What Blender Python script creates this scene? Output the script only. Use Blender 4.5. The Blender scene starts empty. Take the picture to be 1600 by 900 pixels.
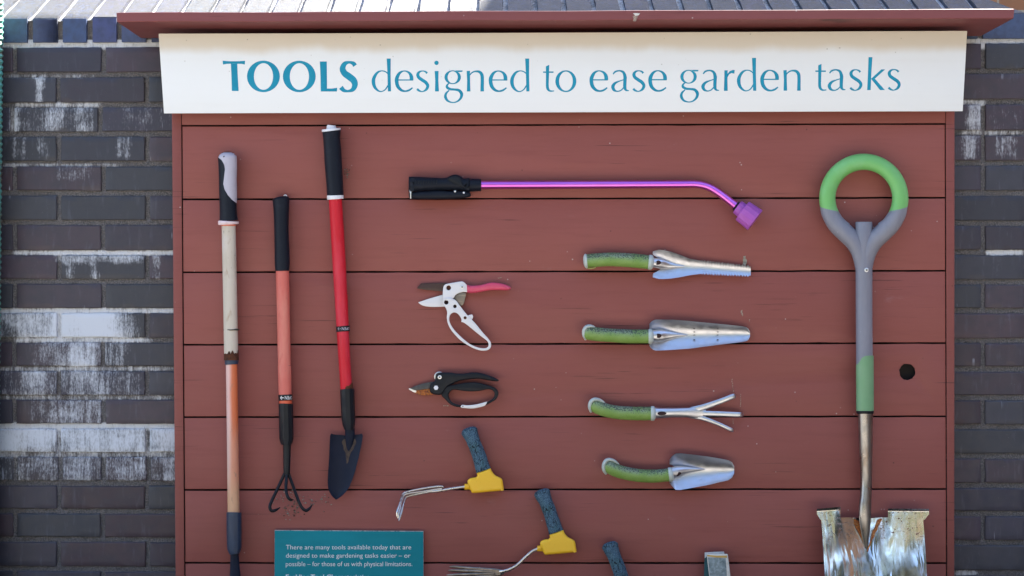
import bpy, bmesh, math, random
from mathutils import Vector, noise as mnoise
random.seed(7)
R = math.radians
sc = bpy.context.scene
col = sc.collection

# ------------------------------------------------------------------ camera
F = 2000.0      # focal length in photo pixels (photo is 1600 wide)
D = 2.9         # camera to plank face, metres
ZC = 1.5        # eye height
S = D / F       # metres per photo pixel on the plank face
cd = bpy.data.cameras.new('camera')
cam = bpy.data.objects.new('camera', cd)
col.objects.link(cam)
cam.location = (0, -D, ZC)
cam.rotation_euler = (R(90), 0, 0)
cd.sensor_width = 36.0
cd.lens = 36.0 * F / 1600.0
cd.clip_end = 500
cd.clip_start = 0.05
sc.camera = cam

# ------------------------------------------------------------------ light
SUN_AZ = R(33)     # right of straight behind the wall
SUN_EL = R(50)
world = bpy.data.worlds.new('World')
sc.world = world
world.use_nodes = True
wt = world.node_tree
bg = wt.nodes['Background']
sky = wt.nodes.new('ShaderNodeTexSky')
sky.sky_type = 'NISHITA'
sky.sun_disc = False
sky.sun_elevation = SUN_EL
sky.sun_rotation = SUN_AZ
sky.air_density = 1.0
sky.dust_density = 1.6
sky.ozone_density = 1.0
wt.links.new(sky.outputs[0], bg.inputs[0])
bg.inputs[1].default_value = 0.055
sl = bpy.data.lights.new('sun', 'SUN')
sl.energy = 4.2
sl.angle = R(0.5)
sl.color = (1.0, 0.94, 0.83)
so = bpy.data.objects.new('sun', sl)
col.objects.link(so)
sun_dir = Vector((math.sin(SUN_AZ) * math.cos(SUN_EL), math.cos(SUN_AZ) * math.cos(SUN_EL), math.sin(SUN_EL)))
so.rotation_euler = (-sun_dir).to_track_quat('-Z', 'Y').to_euler()
so.location = sun_dir * 20

vs = sc.view_settings
vs.view_transform = 'Standard'
vs.look = 'None'
vs.gamma = 1.0
vs.use_curve_mapping = False
vs.exposure = 3.36
sc.cycles.use_denoising = True
sc.cycles.max_bounces = 8

# ------------------------------------------------------------------ helpers
def W(px, py, hp=0.0):
    """photo pixel + height (in pixels) in front of the plank face -> world"""
    h = hp * S
    d = D - h
    return Vector(((px - 800.0) / F * d, -h, ZC + (450.0 - py) / F * d))

def cr(p0, p1, p2, p3, t):
    return tuple(0.5 * ((2 * b) + (-a + c) * t + (2 * a - 5 * b + 4 * c - d) * t * t + (-a + 3 * b - 3 * c + d) * t ** 3)
                 for a, b, c, d in zip(p0, p1, p2, p3))

def spline(pts, n=6):
    if n <= 1 or len(pts) < 3:
        return [tuple(p) for p in pts]
    out = []
    L = len(pts)
    for i in range(L - 1):
        p0 = pts[max(i - 1, 0)]; p1 = pts[i]; p2 = pts[i + 1]; p3 = pts[min(i + 2, L - 1)]
        for k in range(n):
            out.append(cr(p0, p1, p2, p3, k / n))
    out.append(tuple(pts[-1]))
    return out

def loopspline(pts, n=5):
    """closed; a point with a third item is a sharp corner"""
    L = len(pts)
    if n <= 1:
        return [p[:2] for p in pts]
    out = []
    for i in range(L):
        q = [pts[(i + k) % L] for k in (-1, 0, 1, 2)]
        p0, p1, p2, p3 = [x[:2] for x in q]
        if len(q[1]) > 2: p0 = p1
        if len(q[2]) > 2: p3 = p2
        for k in range(n):
            out.append(cr(p0, p1, p2, p3, k / n))
    return out

def interp(tab, y):
    if y <= tab[0][0]: return tab[0][1:]
    for a, b in zip(tab, tab[1:]):
        if y <= b[0]:
            t = (y - a[0]) / (b[0] - a[0] + 1e-9)
            return tuple(p + (q - p) * t for p, q in zip(a[1:], b[1:]))
    return tab[-1][1:]

class MB:
    def __init__(self):
        self.v = []; self.f = []; self.attr = {}
    def add(self, verts, faces, **attr):
        o = len(self.v)
        self.v += [Vector(v) for v in verts]
        self.f += [tuple(o + i for i in f) for f in faces]
        for k, val in attr.items():
            a = self.attr.setdefault(k, {})
            for i in range(len(verts)):
                a[o + i] = val[i] if isinstance(val, list) else val
        return o
    # ---- shapes in pixel space
    def sweep(self, pts, n=6, segs=16, cap=(0, 0), tf=W):
        """pts: (x, y, h, r) or (x, y, h, r_in_plane, r_out)"""
        pts = [tuple(p) + ((p[3],) if len(p) == 4 else ()) for p in pts]
        pts = spline(pts, n)
        def dome(p, q, c):
            d = Vector(p[:3]) - Vector(q[:3])
            if d.length < 1e-6: d = Vector((0, 1, 0))
            d.normalize()
            res = []
            for a in (30, 55, 75, 88):
                s, k = math.sin(R(a)), math.cos(R(a))
                e = Vector(p[:3]) + d * c * s
                res.append((e.x, e.y, e.z, p[3] * k, p[4] * k))
            return res
        if cap[0]: pts = list(reversed(dome(pts[0], pts[1], cap[0]))) + pts
        if cap[1]: pts = pts + dome(pts[-1], pts[-2], cap[1])
        rings = []
        side_prev = None
        V, Fc = [], []
        for i, p in enumerate(pts):
            a = Vector(pts[max(i - 1, 0)][:3]); b = Vector(pts[min(i + 1, len(pts) - 1)][:3])
            t = b - a
            if t.length < 1e-9: t = Vector((0, 1, 0))
            t.normalize()
            side = t.cross(Vector((0, 0, 1)))
            if side.length < 0.25 and side_prev is not None:
                side = side_prev - t * side_prev.dot(t)
            if side.length < 1e-6: side = Vector((1, 0, 0))
            side.normalize()
            if side_prev is not None and side.dot(side_prev) < 0: side = -side
            side_prev = side
            up = side.cross(t)
            c = Vector(p[:3])
            for k in range(segs):
                an = 2 * math.pi * k / segs
                q = c + side * (math.cos(an) * p[3]) + up * (math.sin(an) * p[4])
                V.append(tf(q.x, q.y, q.z))
        m = len(pts)
        for i in range(m - 1):
            for k in range(segs):
                k2 = (k + 1) % segs
                Fc.append((i * segs + k, i * segs + k2, (i + 1) * segs + k2, (i + 1) * segs + k))
        Fc.append(tuple(range(segs)))
        Fc.append(tuple((m - 1) * segs + k for k in range(segs)))
        self.add(V, Fc)
        return self
    def sheet(self, fn, nu, nv, thick=1.5):
        V, Fc = [], []
        for i in range(nu + 1):
            for j in range(nv + 1):
                V.append(W(*fn(i / nu, j / nv)))
        o = len(V)
        for i in range(nu + 1):
            for j in range(nv + 1):
                x, y, h = fn(i / nu, j / nv)
                V.append(W(x, y, h - thick))
        w = nv + 1
        for i in range(nu):
            for j in range(nv):
                a = i * w + j
                Fc.append((a, a + 1, a + w + 1, a + w))
                Fc.append((o + a, o + a + w, o + a + w + 1, o + a + 1))
        for i in range(nu):
            for j in (0, nv):
                a = i * w + j
                Fc.append((a, a + w, o + a + w, o + a))
        for j in range(nv):
            for i in (0, nu):
                a = i * w + j
                Fc.append((a, a + 1, o + a + 1, o + a))
        self.add(V, Fc)
        return self
    def flat(self, loops, z0, z1, bevel=0.0, n=1, tf=W, res=2):
        """filled outline(s) (first outer, others holes) from height z0 to z1, rounded edges"""
        cu = bpy.data.curves.new('outline', 'CURVE')
        cu.dimensions = '2D'; cu.fill_mode = 'BOTH'
        half = (z1 - z0) / 2
        bevel = min(bevel, half * 0.98)
        cu.extrude = max(half - bevel, 0.0)
        cu.bevel_depth = bevel; cu.bevel_resolution = res
        cu.offset = -bevel
        for lp in loops:
            pl = loopspline(lp, n)
            s = cu.splines.new('POLY'); s.use_cyclic_u = True
            s.points.add(len(pl) - 1)
            for q, p in zip(s.points, pl):
                q.co = (p[0], -p[1], 0, 1)
        ob = bpy.data.objects.new('outline', cu)
        me = bpy.data.meshes.new_from_object(ob)
        zc = (z0 + z1) / 2
        self.add([tf(v.co.x, -v.co.y, zc + v.co.z) for v in me.vertices], [tuple(p.vertices) for p in me.polygons])
        bpy.data.objects.remove(ob); bpy.data.curves.remove(cu); bpy.data.meshes.remove(me)
        return self
    def disc(self, x, y, r, z0, z1, bevel=0.3, seg=20, tf=W):
        return self.flat([[(x + r * math.cos(2 * math.pi * k / seg), y + r * math.sin(2 * math.pi * k / seg)) for k in range(seg)]], z0, z1, bevel, tf=tf)
    def box(self, x0, x1, y0, y1, h0, h1, tf=W):
        V = [tf(x, y, h) for h in (h0, h1) for y in (y0, y1) for x in (x0, x1)]
        self.add(V, [(0, 1, 3, 2), (4, 6, 7, 5), (0, 4, 5, 1), (2, 3, 7, 6), (0, 2, 6, 4), (1, 5, 7, 3)])
        return self
    def wbox(self, a, b):
        V = [(x, y, z) for z in (a[2], b[2]) for y in (a[1], b[1]) for x in (a[0], b[0])]
        self.add(V, [(0, 2, 3, 1), (4, 5, 7, 6), (0, 1, 5, 4), (2, 6, 7, 3), (0, 4, 6, 2), (1, 3, 7, 5)])
        return self
    # ---- link as one object
    def build(self, name, material, parent=None, smooth=35, bevel=0.0):
        base = Vector(parent['_w']) if parent is not None and '_w' in parent else Vector((0, 0, 0))
        me = bpy.data.meshes.new(name)
        me.from_pydata([v - base for v in self.v], [], self.f)
        for k, a in self.attr.items():
            vals = [a.get(i, 0.0) for i in range(len(self.v))]
            if isinstance(next(iter(a.values())), tuple):
                at = me.attributes.new(k, 'FLOAT_COLOR', 'POINT')
                for i, x in enumerate(vals):
                    at.data[i].color = (*x, 1.0) if isinstance(x, tuple) else (0.05, 0.05, 0.05, 1.0)
            else:
                at = me.attributes.new(k, 'FLOAT', 'POINT')
                for i, x in enumerate(vals): at.data[i].value = x
        bm = bmesh.new(); bm.from_mesh(me)
        bmesh.ops.remove_doubles(bm, verts=bm.verts, dist=1e-6)
        bmesh.ops.recalc_face_normals(bm, faces=bm.faces)
        bm.to_mesh(me); bm.free()
        me.materials.append(material)
        if smooth:
            me.shade_smooth()
            me.set_sharp_from_angle(angle=R(smooth))
        o = bpy.data.objects.new(name, me)
        col.objects.link(o)
        if parent is not None:
            o.parent = parent
            o['_w'] = tuple(base)
        if bevel:
            bv = o.modifiers.new('Bevel', 'BEVEL'); bv.width = bevel; bv.segments = 2
            bv.limit_method = 'ANGLE'; bv.angle_limit = R(40)
        return o

def thing(name, loc, label, cat, group=None):
    o = bpy.data.objects.new(name, None)
    o.empty_display_size = 0.05
    o.location = loc
    o['_w'] = tuple(loc)
    o['label'] = label; o['category'] = cat
    if group: o['group'] = group
    col.objects.link(o)
    return o

def tag(o, label, cat, group=None, kind=None):
    if label: o['label'] = label
    if cat: o['category'] = cat
    if group: o['group'] = group
    if kind: o['kind'] = kind
    return o

# ------------------------------------------------------------------ materials
def srgb(r, g, b):
    f = lambda c: (c / 255 / 12.92) if c / 255 <= 0.04045 else ((c / 255 + 0.055) / 1.055) ** 2.4
    return (f(r), f(g), f(b))

class NT:
    def __init__(self, name):
        self.m = bpy.data.materials.new(name)
        self.m.use_nodes = True
        self.t = self.m.node_tree
        self.b = self.t.nodes['Principled BSDF']
        self.tc = self.t.nodes.new('ShaderNodeTexCoord')
    def n(self, typ, **kw):
        x = self.t.nodes.new(typ)
        for k, v in kw.items(): setattr(x, k, v)
        return x
    def l(self, a, b): self.t.links.new(a, b)
    def coords(self, sc_=(1, 1, 1), off=(0, 0, 0)):
        mp = self.n('ShaderNodeMapping')
        mp.inputs['Scale'].default_value = sc_
        mp.inputs['Location'].default_value = off
        self.l(self.tc.outputs['Object'], mp.inputs[0])
        return mp.outputs[0]
    def noise(self, sc_, detail=3, rough=0.55, off=(0, 0, 0), dist=0.0):
        x = self.n('ShaderNodeTexNoise')
        x.inputs['Scale'].default_value = 1.0
        x.inputs['Detail'].default_value = detail
        x.inputs['Roughness'].default_value = rough
        x.inputs['Distortion'].default_value = dist
        s3 = sc_ if isinstance(sc_, tuple) else (sc_,) * 3
        self.l(self.coords(s3, off), x.inputs['Vector'])
        return x.outputs['Fac']
    def voro(self, sc_, off=(0, 0, 0), feature='F1'):
        x = self.n('ShaderNodeTexVoronoi', feature=feature)
        x.inputs['Scale'].default_value = 1.0
        s3 = sc_ if isinstance(sc_, tuple) else (sc_,) * 3
        self.l(self.coords(s3, off), x.inputs['Vector'])
        return x.outputs['Distance']
    def ramp(self, fac, lo, hi, a=0.0, b=1.0):
        x = self.n('ShaderNodeMapRange', interpolation_type='SMOOTHSTEP')
        self.l(fac, x.inputs[0])
        x.inputs[1].default_value = lo; x.inputs[2].default_value = hi
        x.inputs[3].default_value = a; x.inputs[4].default_value = b
        return x.outputs[0]
    def math(self, op, a, b):
        x = self.n('ShaderNodeMath', operation=op)
        for i, v in enumerate((a, b)):
            if isinstance(v, (int, float)): x.inputs[i].default_value = v
            else: self.l(v, x.inputs[i])
        return x.outputs[0]
    def attr(self, name, out='Fac'):
        x = self.n('ShaderNodeAttribute', attribute_name=name)
        return x.outputs[out]
    def mix(self, fac, a, b):
        x = self.n('ShaderNodeMix', data_type='RGBA')
        if isinstance(fac, (int, float)): x.inputs[0].default_value = fac
        else: self.l(fac, x.inputs[0])
        for i, v in ((6, a), (7, b)):
            if isinstance(v, tuple): x.inputs[i].default_value = (*v, 1.0)
            else: self.l(v, x.inputs[i])
        return x.outputs[2]
    def bump(self, h, strength, dist, prev=None):
        x = self.n('ShaderNodeBump')
        x.inputs['Strength'].default_value = strength
        x.inputs['Distance'].default_value = dist
        self.l(h, x.inputs['Height'])
        if prev is not None: self.l(prev, x.inputs['Normal'])
        return x.outputs[0]
    def done(self, color, rough, metal=0.0, normal=None, spec=0.5):
        for key, v in (('Base Color', color), ('Roughness', rough), ('Metallic', metal)):
            if isinstance(v, tuple): self.b.inputs[key].default_value = (*v, 1.0)
            elif isinstance(v, (int, float)): self.b.inputs[key].default_value = v
            else: self.l(v, self.b.inputs[key])
        self.b.inputs['Specular IOR Level'].default_value = spec
        if normal is not None: self.l(normal, self.b.inputs['Normal'])
        return self.m

def plain(name, c, rough=0.5, metal=0.0, layers=(), bumps=(), spec=0.5, rvar=None):
    """layers: (scale, lo, hi, colour, amount); bumps: (scale, strength, dist)"""
    t = NT(name)
    cc = c
    for i, (s, lo, hi, c2, am) in enumerate(layers):
        cc = t.mix(t.ramp(t.noise(s, 4, 0.6, (i * 3.7, i * 1.3, 0)), lo, hi, 0, am), cc, c2)
    nr = None
    for i, (s, st, di) in enumerate(bumps):
        nr = t.bump(t.noise(s, 3, 0.6, (9 + i, 0, 0)), st, di, nr)
    rr = rough
    if rvar:
        rr = t.ramp(t.noise(rvar[0], 4), 0.3, 0.7, rough, rvar[1])
    return t.done(cc, rr, metal, nr, spec)

M = {}
# painted boards -------------------------------------------------
def wood_paint(name, c):
    t = NT(name)
    tint = t.attr('tone')
    big = t.noise((1.6, 1.6, 3.0), 4)
    cc = t.mix(t.ramp(big, 0.3, 0.7, 0.0, 0.55), c, tuple(x * y for x, y in zip(c, (1.16, 1.22, 1.24))))
    cc = t.mix(t.ramp(t.noise((7, 7, 90), 5, 0.65, (4, 0, 1)), 0.45, 0.75, 0, 0.35), cc, tuple(x * y for x, y in zip(c, (0.82, 0.78, 0.78))))
    cc = t.mix(t.ramp(tint, 0, 1, 0.0, 0.5), cc, tuple(x * y for x, y in zip(c, (0.84, 0.80, 0.83))))
    # hairline drying cracks that run along the grain, only in patches
    patch = t.ramp(t.noise((2.6, 2.6, 7.0), 2, 0.5, (8, 0, 3)), 0.47, 0.60)
    line = t.ramp(t.noise((5, 5, 260), 3, 0.6, (1, 0, 5), 0.12), 0.365, 0.30)
    crack = t.math('MULTIPLY', patch, line)
    cc = t.mix(t.math('MULTIPLY', crack, 0.7), cc, (0.05, 0.018, 0.018))
    # chalky scuffs and pale specks
    scuff = t.math('MULTIPLY', t.ramp(t.noise((10, 10, 16), 5, 0.65, (2, 5, 7)), 0.66, 0.84), 0.16)
    cc = t.mix(scuff, cc, (0.50, 0.40, 0.42))
    sp = t.math('MULTIPLY', t.ramp(t.voro(34, (3, 0, 1)), 0.07, 0.04), t.ramp(t.noise(11, 2, 0.5, (6, 1, 0)), 0.53, 0.60))
    cc = t.mix(t.math('MULTIPLY', sp, 0.6), cc, (0.55, 0.50, 0.48))
    dk = t.math('MULTIPLY', t.ramp(t.voro(27, (13, 4, 8)), 0.06, 0.03), t.ramp(t.noise(9, 2, 0.5, (1, 9, 0)), 0.55, 0.62))
    cc = t.mix(t.math('MULTIPLY', dk, 0.6), cc, (0.03, 0.02, 0.02))
    nr = t.bump(crack, -0.5, 0.0015)
    nr = t.bump(t.noise((6, 6, 120), 4, 0.6, (0, 3, 0)), 0.22, 0.0012, nr)
    nr = t.bump(t.noise(420, 2), 0.08, 0.0006, nr)
    return t.done(cc, t.ramp(t.noise((5, 5, 12), 3), 0.3, 0.7, 0.46, 0.62), 0, nr, 0.26)
M['wood'] = wood_paint('red_brown_painted_board', (0.252, 0.075, 0.063))
M['trim'] = wood_paint('red_brown_painted_trim', (0.232, 0.069, 0.058))
M['roofwood'] = wood_paint('plum_brown_painted_cap', (0.205, 0.063, 0.064))
M['gap'] = plain('dark_board_gap', (0.012, 0.009, 0.009), 0.9)

# header sign: white with a tea-coloured dirty band along the top
def header_mat():
    t = NT('white_sign_enamel')
    sx = t.n('ShaderNodeSeparateXYZ'); t.l(t.tc.outputs['Object'], sx.inputs[0])
    z = sx.outputs['Z']
    wob = t.noise((7, 7, 1), 4, 0.6)
    e = t.math('ADD', z, t.math('MULTIPLY', wob, 0.035))
    band = t.ramp(e, HZ - 0.012, HZ + 0.014)
    fade = t.ramp(e, HZ - 0.09, HZ + 0.0)
    cc = t.mix(t.math('MULTIPLY', fade, 0.07), (0.77, 0.795, 0.83), (0.66, 0.60, 0.53))
    cc = t.mix(t.math('MULTIPLY', band, 0.62), cc, (0.58, 0.45, 0.29))
    sp = t.math('MULTIPLY', t.ramp(t.voro(60, (1, 2, 3)), 0.10, 0.05), t.ramp(t.noise(16, 2, 0.5, (3, 3, 3)), 0.52, 0.6))
    cc = t.mix(t.math('MULTIPLY', sp, t.math('ADD', t.math('MULTIPLY', fade, 0.55), 0.06)), cc, (0.13, 0.09, 0.06))
    cc = t.mix(t.ramp(t.noise((3, 3, 40), 3, 0.5, (5, 5, 5)), 0.5, 0.8, 0, 0.10), cc, (0.62, 0.60, 0.58))
    return t.done(cc, 0.38, 0, t.bump(t.noise(9, 2), 0.03, 0.004), 0.4)

# bricks ----------------------------------------------------------
def stain_fac(t, gain=0.92):
    st = t.attr('stain')
    streak = t.noise((130, 130, 10), 5, 0.66, (0, 0, 2), 0.25)
    fine = t.noise((330, 330, 120), 4, 0.7)
    v = t.math('ADD', t.math('MULTIPLY', st, 1.25), t.math('MULTIPLY', t.math('SUBTRACT', streak, 0.5), 1.25))
    v = t.math('ADD', v, t.math('MULTIPLY', t.math('SUBTRACT', fine, 0.5), 1.3))
    v = t.math('ADD', v, t.math('MULTIPLY', t.math('SUBTRACT', t.noise((16, 16, 22), 4, 0.6, (3, 0, 6)), 0.5), 1.1))
    gate = t.ramp(st, 0.02, 0.25)
    return t.math('MULTIPLY', t.ramp(v, 0.28, 1.15, 0, gain), gate)
def brick_mat():
    t = NT('dark_glazed_brick')
    tint = t.attr('tint', 'Color')
    cc = t.mix(t.ramp(t.noise((26, 26, 34), 5, 0.6), 0.35, 0.7, 0, 0.45), tint, (0.040, 0.042, 0.055))
    cc = t.mix(t.ramp(t.noise((80, 80, 14), 4, 0.6, (4, 1, 1)), 0.54, 0.78, 0, 0.38), cc, (0.13, 0.135, 0.17))
    # hair-thin pale lime runs
    run = t.math('MULTIPLY', t.ramp(t.noise((60, 60, 5), 2, 0.5, (7, 3, 0), 0.3), 0.665, 0.70), t.ramp(t.noise((14, 14, 22), 2, 0.5, (2, 8, 0)), 0.55, 0.66))
    cc = t.mix(t.math('MULTIPLY', run, 0.6), cc, (0.42, 0.44, 0.52))
    sp = t.ramp(t.voro(150), 0.10, 0.05)
    cc = t.mix(t.math('MULTIPLY', sp, t.ramp(t.noise(30, 2), 0.55, 0.65, 0, 0.5)), cc, (0.33, 0.33, 0.36))
    sf = stain_fac(t)
    cc = t.mix(sf, cc, (0.62, 0.65, 0.72))
    nr = t.bump(t.noise((55, 55, 70), 4), 0.15, 0.003)
    nr = t.bump(t.noise(600, 3), 0.12, 0.0006, nr)
    return t.done(cc, t.math('ADD', t.ramp(t.noise(40, 3), 0.3, 0.7, 0.40, 0.60), t.math('MULTIPLY', sf, 0.3)), 0, nr, 0.36)
M['brick'] = brick_mat()
def mortar_mat(name, base, dark, light):
    t = NT(name)
    cc = t.mix(t.ramp(t.noise(420, 3, 0.7), 0.42, 0.62), dark, base)
    cc = t.mix(t.ramp(t.voro(520), 0.16, 0.09, 0, 0.75), cc, light)
    cc = t.mix(t.ramp(t.noise((14, 14, 40), 4), 0.42, 0.68, 0, 0.55), cc, tuple(x * 0.55 for x in base))
    sf = stain_fac(t)
    cc = t.mix(sf, cc, (0.68, 0.69, 0.73))
    nr = t.bump(t.noise(330, 4, 0.7), 0.8, 0.004)
    nr = t.bump(t.noise(60, 3), 0.6, 0.006, nr)
    return t.done(cc, 0.9, 0, nr, 0.25)
M['mortar'] = mortar_mat('gritty_mortar', (0.195, 0.178, 0.180), (0.080, 0.077, 0.080), (0.48, 0.46, 0.46))
M['capmortar'] = mortar_mat('coping_mortar', (0.22, 0.20, 0.19), (0.11, 0.10, 0.10), (0.42, 0.40, 0.38))
def coping_mat():
    t = NT('weathered_coping_brick')
    tint = t.attr('tint', 'Color')
    top = t.attr('top')
    cc = t.mix(t.ramp(t.noise(60, 5), 0.35, 0.7, 0, 0.5), tint, (0.05, 0.055, 0.08))
    cc = t.mix(t.math('MULTIPLY', top, t.ramp(t.noise(90, 5, 0.7), 0.35, 0.55, 0.4, 0.9)), cc, (0.060, 0.060, 0.062))
    cc = t.mix(t.math('MULTIPLY', top, t.ramp(t.noise(380, 3), 0.60, 0.72, 0, 0.5)), cc, (0.03, 0.03, 0.035))
    sf = stain_fac(t)
    cc = t.mix(sf, cc, (0.62, 0.65, 0.72))
    cc = t.mix(t.math('MULTIPLY', top, t.ramp(t.noise(210, 3, 0.6, (3, 3, 3)), 0.52, 0.68, 0, 0.7)), cc, (0.040, 0.040, 0.048))
    nr = t.bump(t.noise(520, 4, 0.7), 0.7, 0.0022)
    nr = t.bump(t.noise(45, 3), 0.3, 0.004, nr)
    return t.done(cc, t.ramp(top, 0, 1, 0.42, 0.6), 0, nr, 0.2)
M['coping'] = coping_mat()

# tools -----------------------------------------------------------
M['black_rubber'] = plain('black_rubber', (0.0065, 0.009, 0.017), 0.5, layers=[(60, 0.5, 0.8, (0.016, 0.020, 0.034), 0.5)], bumps=[(700, 0.12, 0.0006)], spec=0.18)
M['black_plastic'] = plain('black_plastic', (0.005, 0.007, 0.012), 0.36, layers=[(90, 0.55, 0.8, (0.02, 0.02, 0.028), 0.5)], bumps=[(300, 0.06, 0.0006)], rvar=(40, 0.55), spec=0.25)
M['grip_grey'] = plain('pale_grey_rubber', (0.46, 0.43, 0.50), 0.6, layers=[(40, 0.45, 0.8, (0.30, 0.27, 0.33), 0.5)], bumps=[(500, 0.1, 0.0006)])
M['pink_white'] = plain('faded_pink_plastic', (0.72, 0.56, 0.57), 0.5, layers=[(60, 0.5, 0.8, (0.5, 0.30, 0.30), 0.5)])
M['white_plastic'] = plain('white_plastic', (0.74, 0.73, 0.76), 0.45, layers=[(60, 0.55, 0.8, (0.45, 0.43, 0.43), 0.5)])
M['orange_plastic'] = plain('orange_plastic', (0.65, 0.10, 0.04), 0.5)
M['old_tube'] = plain('weathered_bare_tube', (0.56, 0.49, 0.41), 0.6, layers=[((30, 30, 6), 0.45, 0.75, (0.40, 0.34, 0.24), 0.7), ((60, 60, 20), 0.58, 0.72, (0.33, 0.20, 0.12), 0.65), (18, 0.5, 0.75, (0.62, 0.56, 0.58), 0.5), ((160, 160, 90), 0.66, 0.72, (0.12, 0.08, 0.06), 0.8)], bumps=[(200, 0.2, 0.001)])
def faded_shaft():
    t = NT('sun_faded_orange_shaft')
    sx = t.n('ShaderNodeSeparateXYZ'); t.l(t.tc.outputs['Object'], sx.inputs[0])
    nx = t.math('ADD', sx.outputs['X'], t.math('MULTIPLY', t.noise((8, 8, 4), 3), 0.012))
    side = t.ramp(nx, 0.011, 0.023)
    cc = t.mix(side, (0.72, 0.46, 0.42), (0.62, 0.15, 0.055))
    z = sx.outputs['Z']
    zz = t.math('ADD', z, t.math('MULTIPLY', t.noise((40, 40, 12), 3), 0.10))
    cc = t.mix(t.ramp(zz, -0.62, -0.74), cc, (0.58, 0.27, 0.11))
    cc = t.mix(t.ramp(zz, -0.54, -0.62, 0, 0.35), cc, (0.58, 0.42, 0.33))
    cc = t.mix(t.ramp(t.noise((120, 120, 60), 3), 0.62, 0.72, 0, 0.5), cc, (0.30, 0.18, 0.12))
    return t.done(cc, 0.5, 0, t.bump(t.noise(300, 2), 0.08, 0.0006), 0.45)
M['faded'] = faded_shaft()
M['navy'] = plain('navy_plastic', (0.010, 0.026, 0.062), 0.42, layers=[(50, 0.5, 0.8, (0.03, 0.055, 0.10), 0.5)], rvar=(60, 0.55))
M['navy_steel'] = plain('navy_painted_steel', (0.004, 0.008, 0.024), 0.55, layers=[(25, 0.4, 0.75, (0.009, 0.013, 0.030), 0.7), (110, 0.62, 0.75, (0.03, 0.03, 0.036), 0.6)], bumps=[(120, 0.08, 0.001)], rvar=(30, 0.62), spec=0.22)
M['soil'] = plain('dried_soil', (0.085, 0.062, 0.050), 0.95, layers=[(90, 0.4, 0.7, (0.045, 0.036, 0.034), 0.8)], bumps=[(250, 0.6, 0.002)], spec=0.15)
M['rust'] = plain('brown_rust', (0.10, 0.035, 0.018), 0.85, layers=[(130, 0.4, 0.65, (0.025, 0.015, 0.014), 0.8), (60, 0.6, 0.7, (0.35, 0.13, 0.04), 0.7)], bumps=[(300, 0.5, 0.001)], spec=0.2)
M['salmon'] = plain('sun_faded_red_tube', (0.60, 0.135, 0.105), 0.5, layers=[((22, 22, 6), 0.4, 0.7, (0.66, 0.24, 0.18), 0.8), ((70, 70, 20), 0.55, 0.75, (0.50, 0.08, 0.06), 0.6), ((160, 160, 100), 0.66, 0.74, (0.35, 0.12, 0.1), 0.5)], bumps=[(300, 0.06, 0.0006)], rvar=(30, 0.62))
M['red'] = plain('red_tube', (0.56, 0.010, 0.024), 0.45, spec=0.3, layers=[((18, 18, 5), 0.4, 0.7, (0.62, 0.05, 0.085), 0.8), ((60, 60, 20), 0.6, 0.8, (0.40, 0.012, 0.02), 0.5), ((200, 200, 120), 0.68, 0.74, (0.6, 0.25, 0.25), 0.5)], bumps=[(300, 0.05, 0.0006)], rvar=(30, 0.55))
M['ink_white'] = plain('white_ink', (0.75, 0.75, 0.76), 0.5)
def purple_metal():
    t = NT('purple_anodised_tube')
    cc = t.mix(t.ramp(t.noise((4, 40, 40), 3), 0.4, 0.7, 0, 0.5), (0.68, 0.155, 0.66), (0.76, 0.23, 0.73))
    cc = t.mix(t.ramp(t.voro(90), 0.06, 0.03, 0, 0.7), cc, (0.25, 0.12, 0.25))
    return t.done(cc, 0.33, 1.0, None, 0.5)
M['purple_tube'] = purple_metal()
M['purple_plastic'] = plain('purple_plastic', (0.36, 0.082, 0.41), 0.55, layers=[(40, 0.4, 0.75, (0.42, 0.12, 0.47), 0.6)])
def steel(name, base, rough, wav=0.25, extra=()):
    t = NT(name)
    cc = base
    for i, (s, lo, hi, c2, am) in enumerate(extra):
        cc = t.mix(t.ramp(t.noise(s, 4, 0.65, (i * 2.1, 1, i)), lo, hi, 0, am), cc, c2)
    cc = t.mix(t.ramp(t.voro(170, (1, 4, 2)), 0.09, 0.04, 0, 0.45), cc, (0.13, 0.09, 0.08))
    nr = t.bump(t.noise(16, 2, 0.5), wav, 0.004)
    nr = t.bump(t.noise((260, 260, 90), 3), 0.10, 0.0006, nr)
    rr = t.ramp(t.noise(70, 4), 0.3, 0.7, rough, rough + 0.16)
    return t.done(cc, rr, 1.0, nr)
M['steel'] = steel('polished_aluminium', (0.56, 0.57, 0.62), 0.29, 0.12, [((30, 30, 60), 0.55, 0.8, (0.36, 0.33, 0.34), 0.5)])
M['steel_tube'] = steel('worn_steel_rod', (0.66, 0.62, 0.58), 0.24, 0.1, [((90, 90, 60), 0.58, 0.72, (0.20, 0.13, 0.09), 0.7)])
M['bronze_steel'] = steel('brown_worn_steel_neck', (0.34, 0.325, 0.32), 0.26, 0.1, [((50, 50, 14), 0.45, 0.7, (0.20, 0.15, 0.12), 0.7), (140, 0.6, 0.7, (0.45, 0.40, 0.36), 0.5)])
M['dark_steel'] = steel('tarnished_dark_steel', (0.22, 0.19, 0.17), 0.35, 0.1, [((20, 20, 140), 0.5, 0.7, (0.55, 0.45, 0.40), 0.5), (120, 0.58, 0.7, (0.05, 0.03, 0.03), 0.7)])
M['grey_blade'] = plain('grey_stained_blade', (0.055, 0.052, 0.052), 0.4, layers=[(90, 0.45, 0.7, (0.10, 0.09, 0.085), 0.6), (160, 0.6, 0.7, (0.03, 0.015, 0.012), 0.6)], spec=0.4)
M['brown_blade'] = plain('brown_coated_blade', (0.045, 0.016, 0.014), 0.35, layers=[(120, 0.5, 0.75, (0.09, 0.035, 0.028), 0.5)], spec=0.5)
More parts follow.
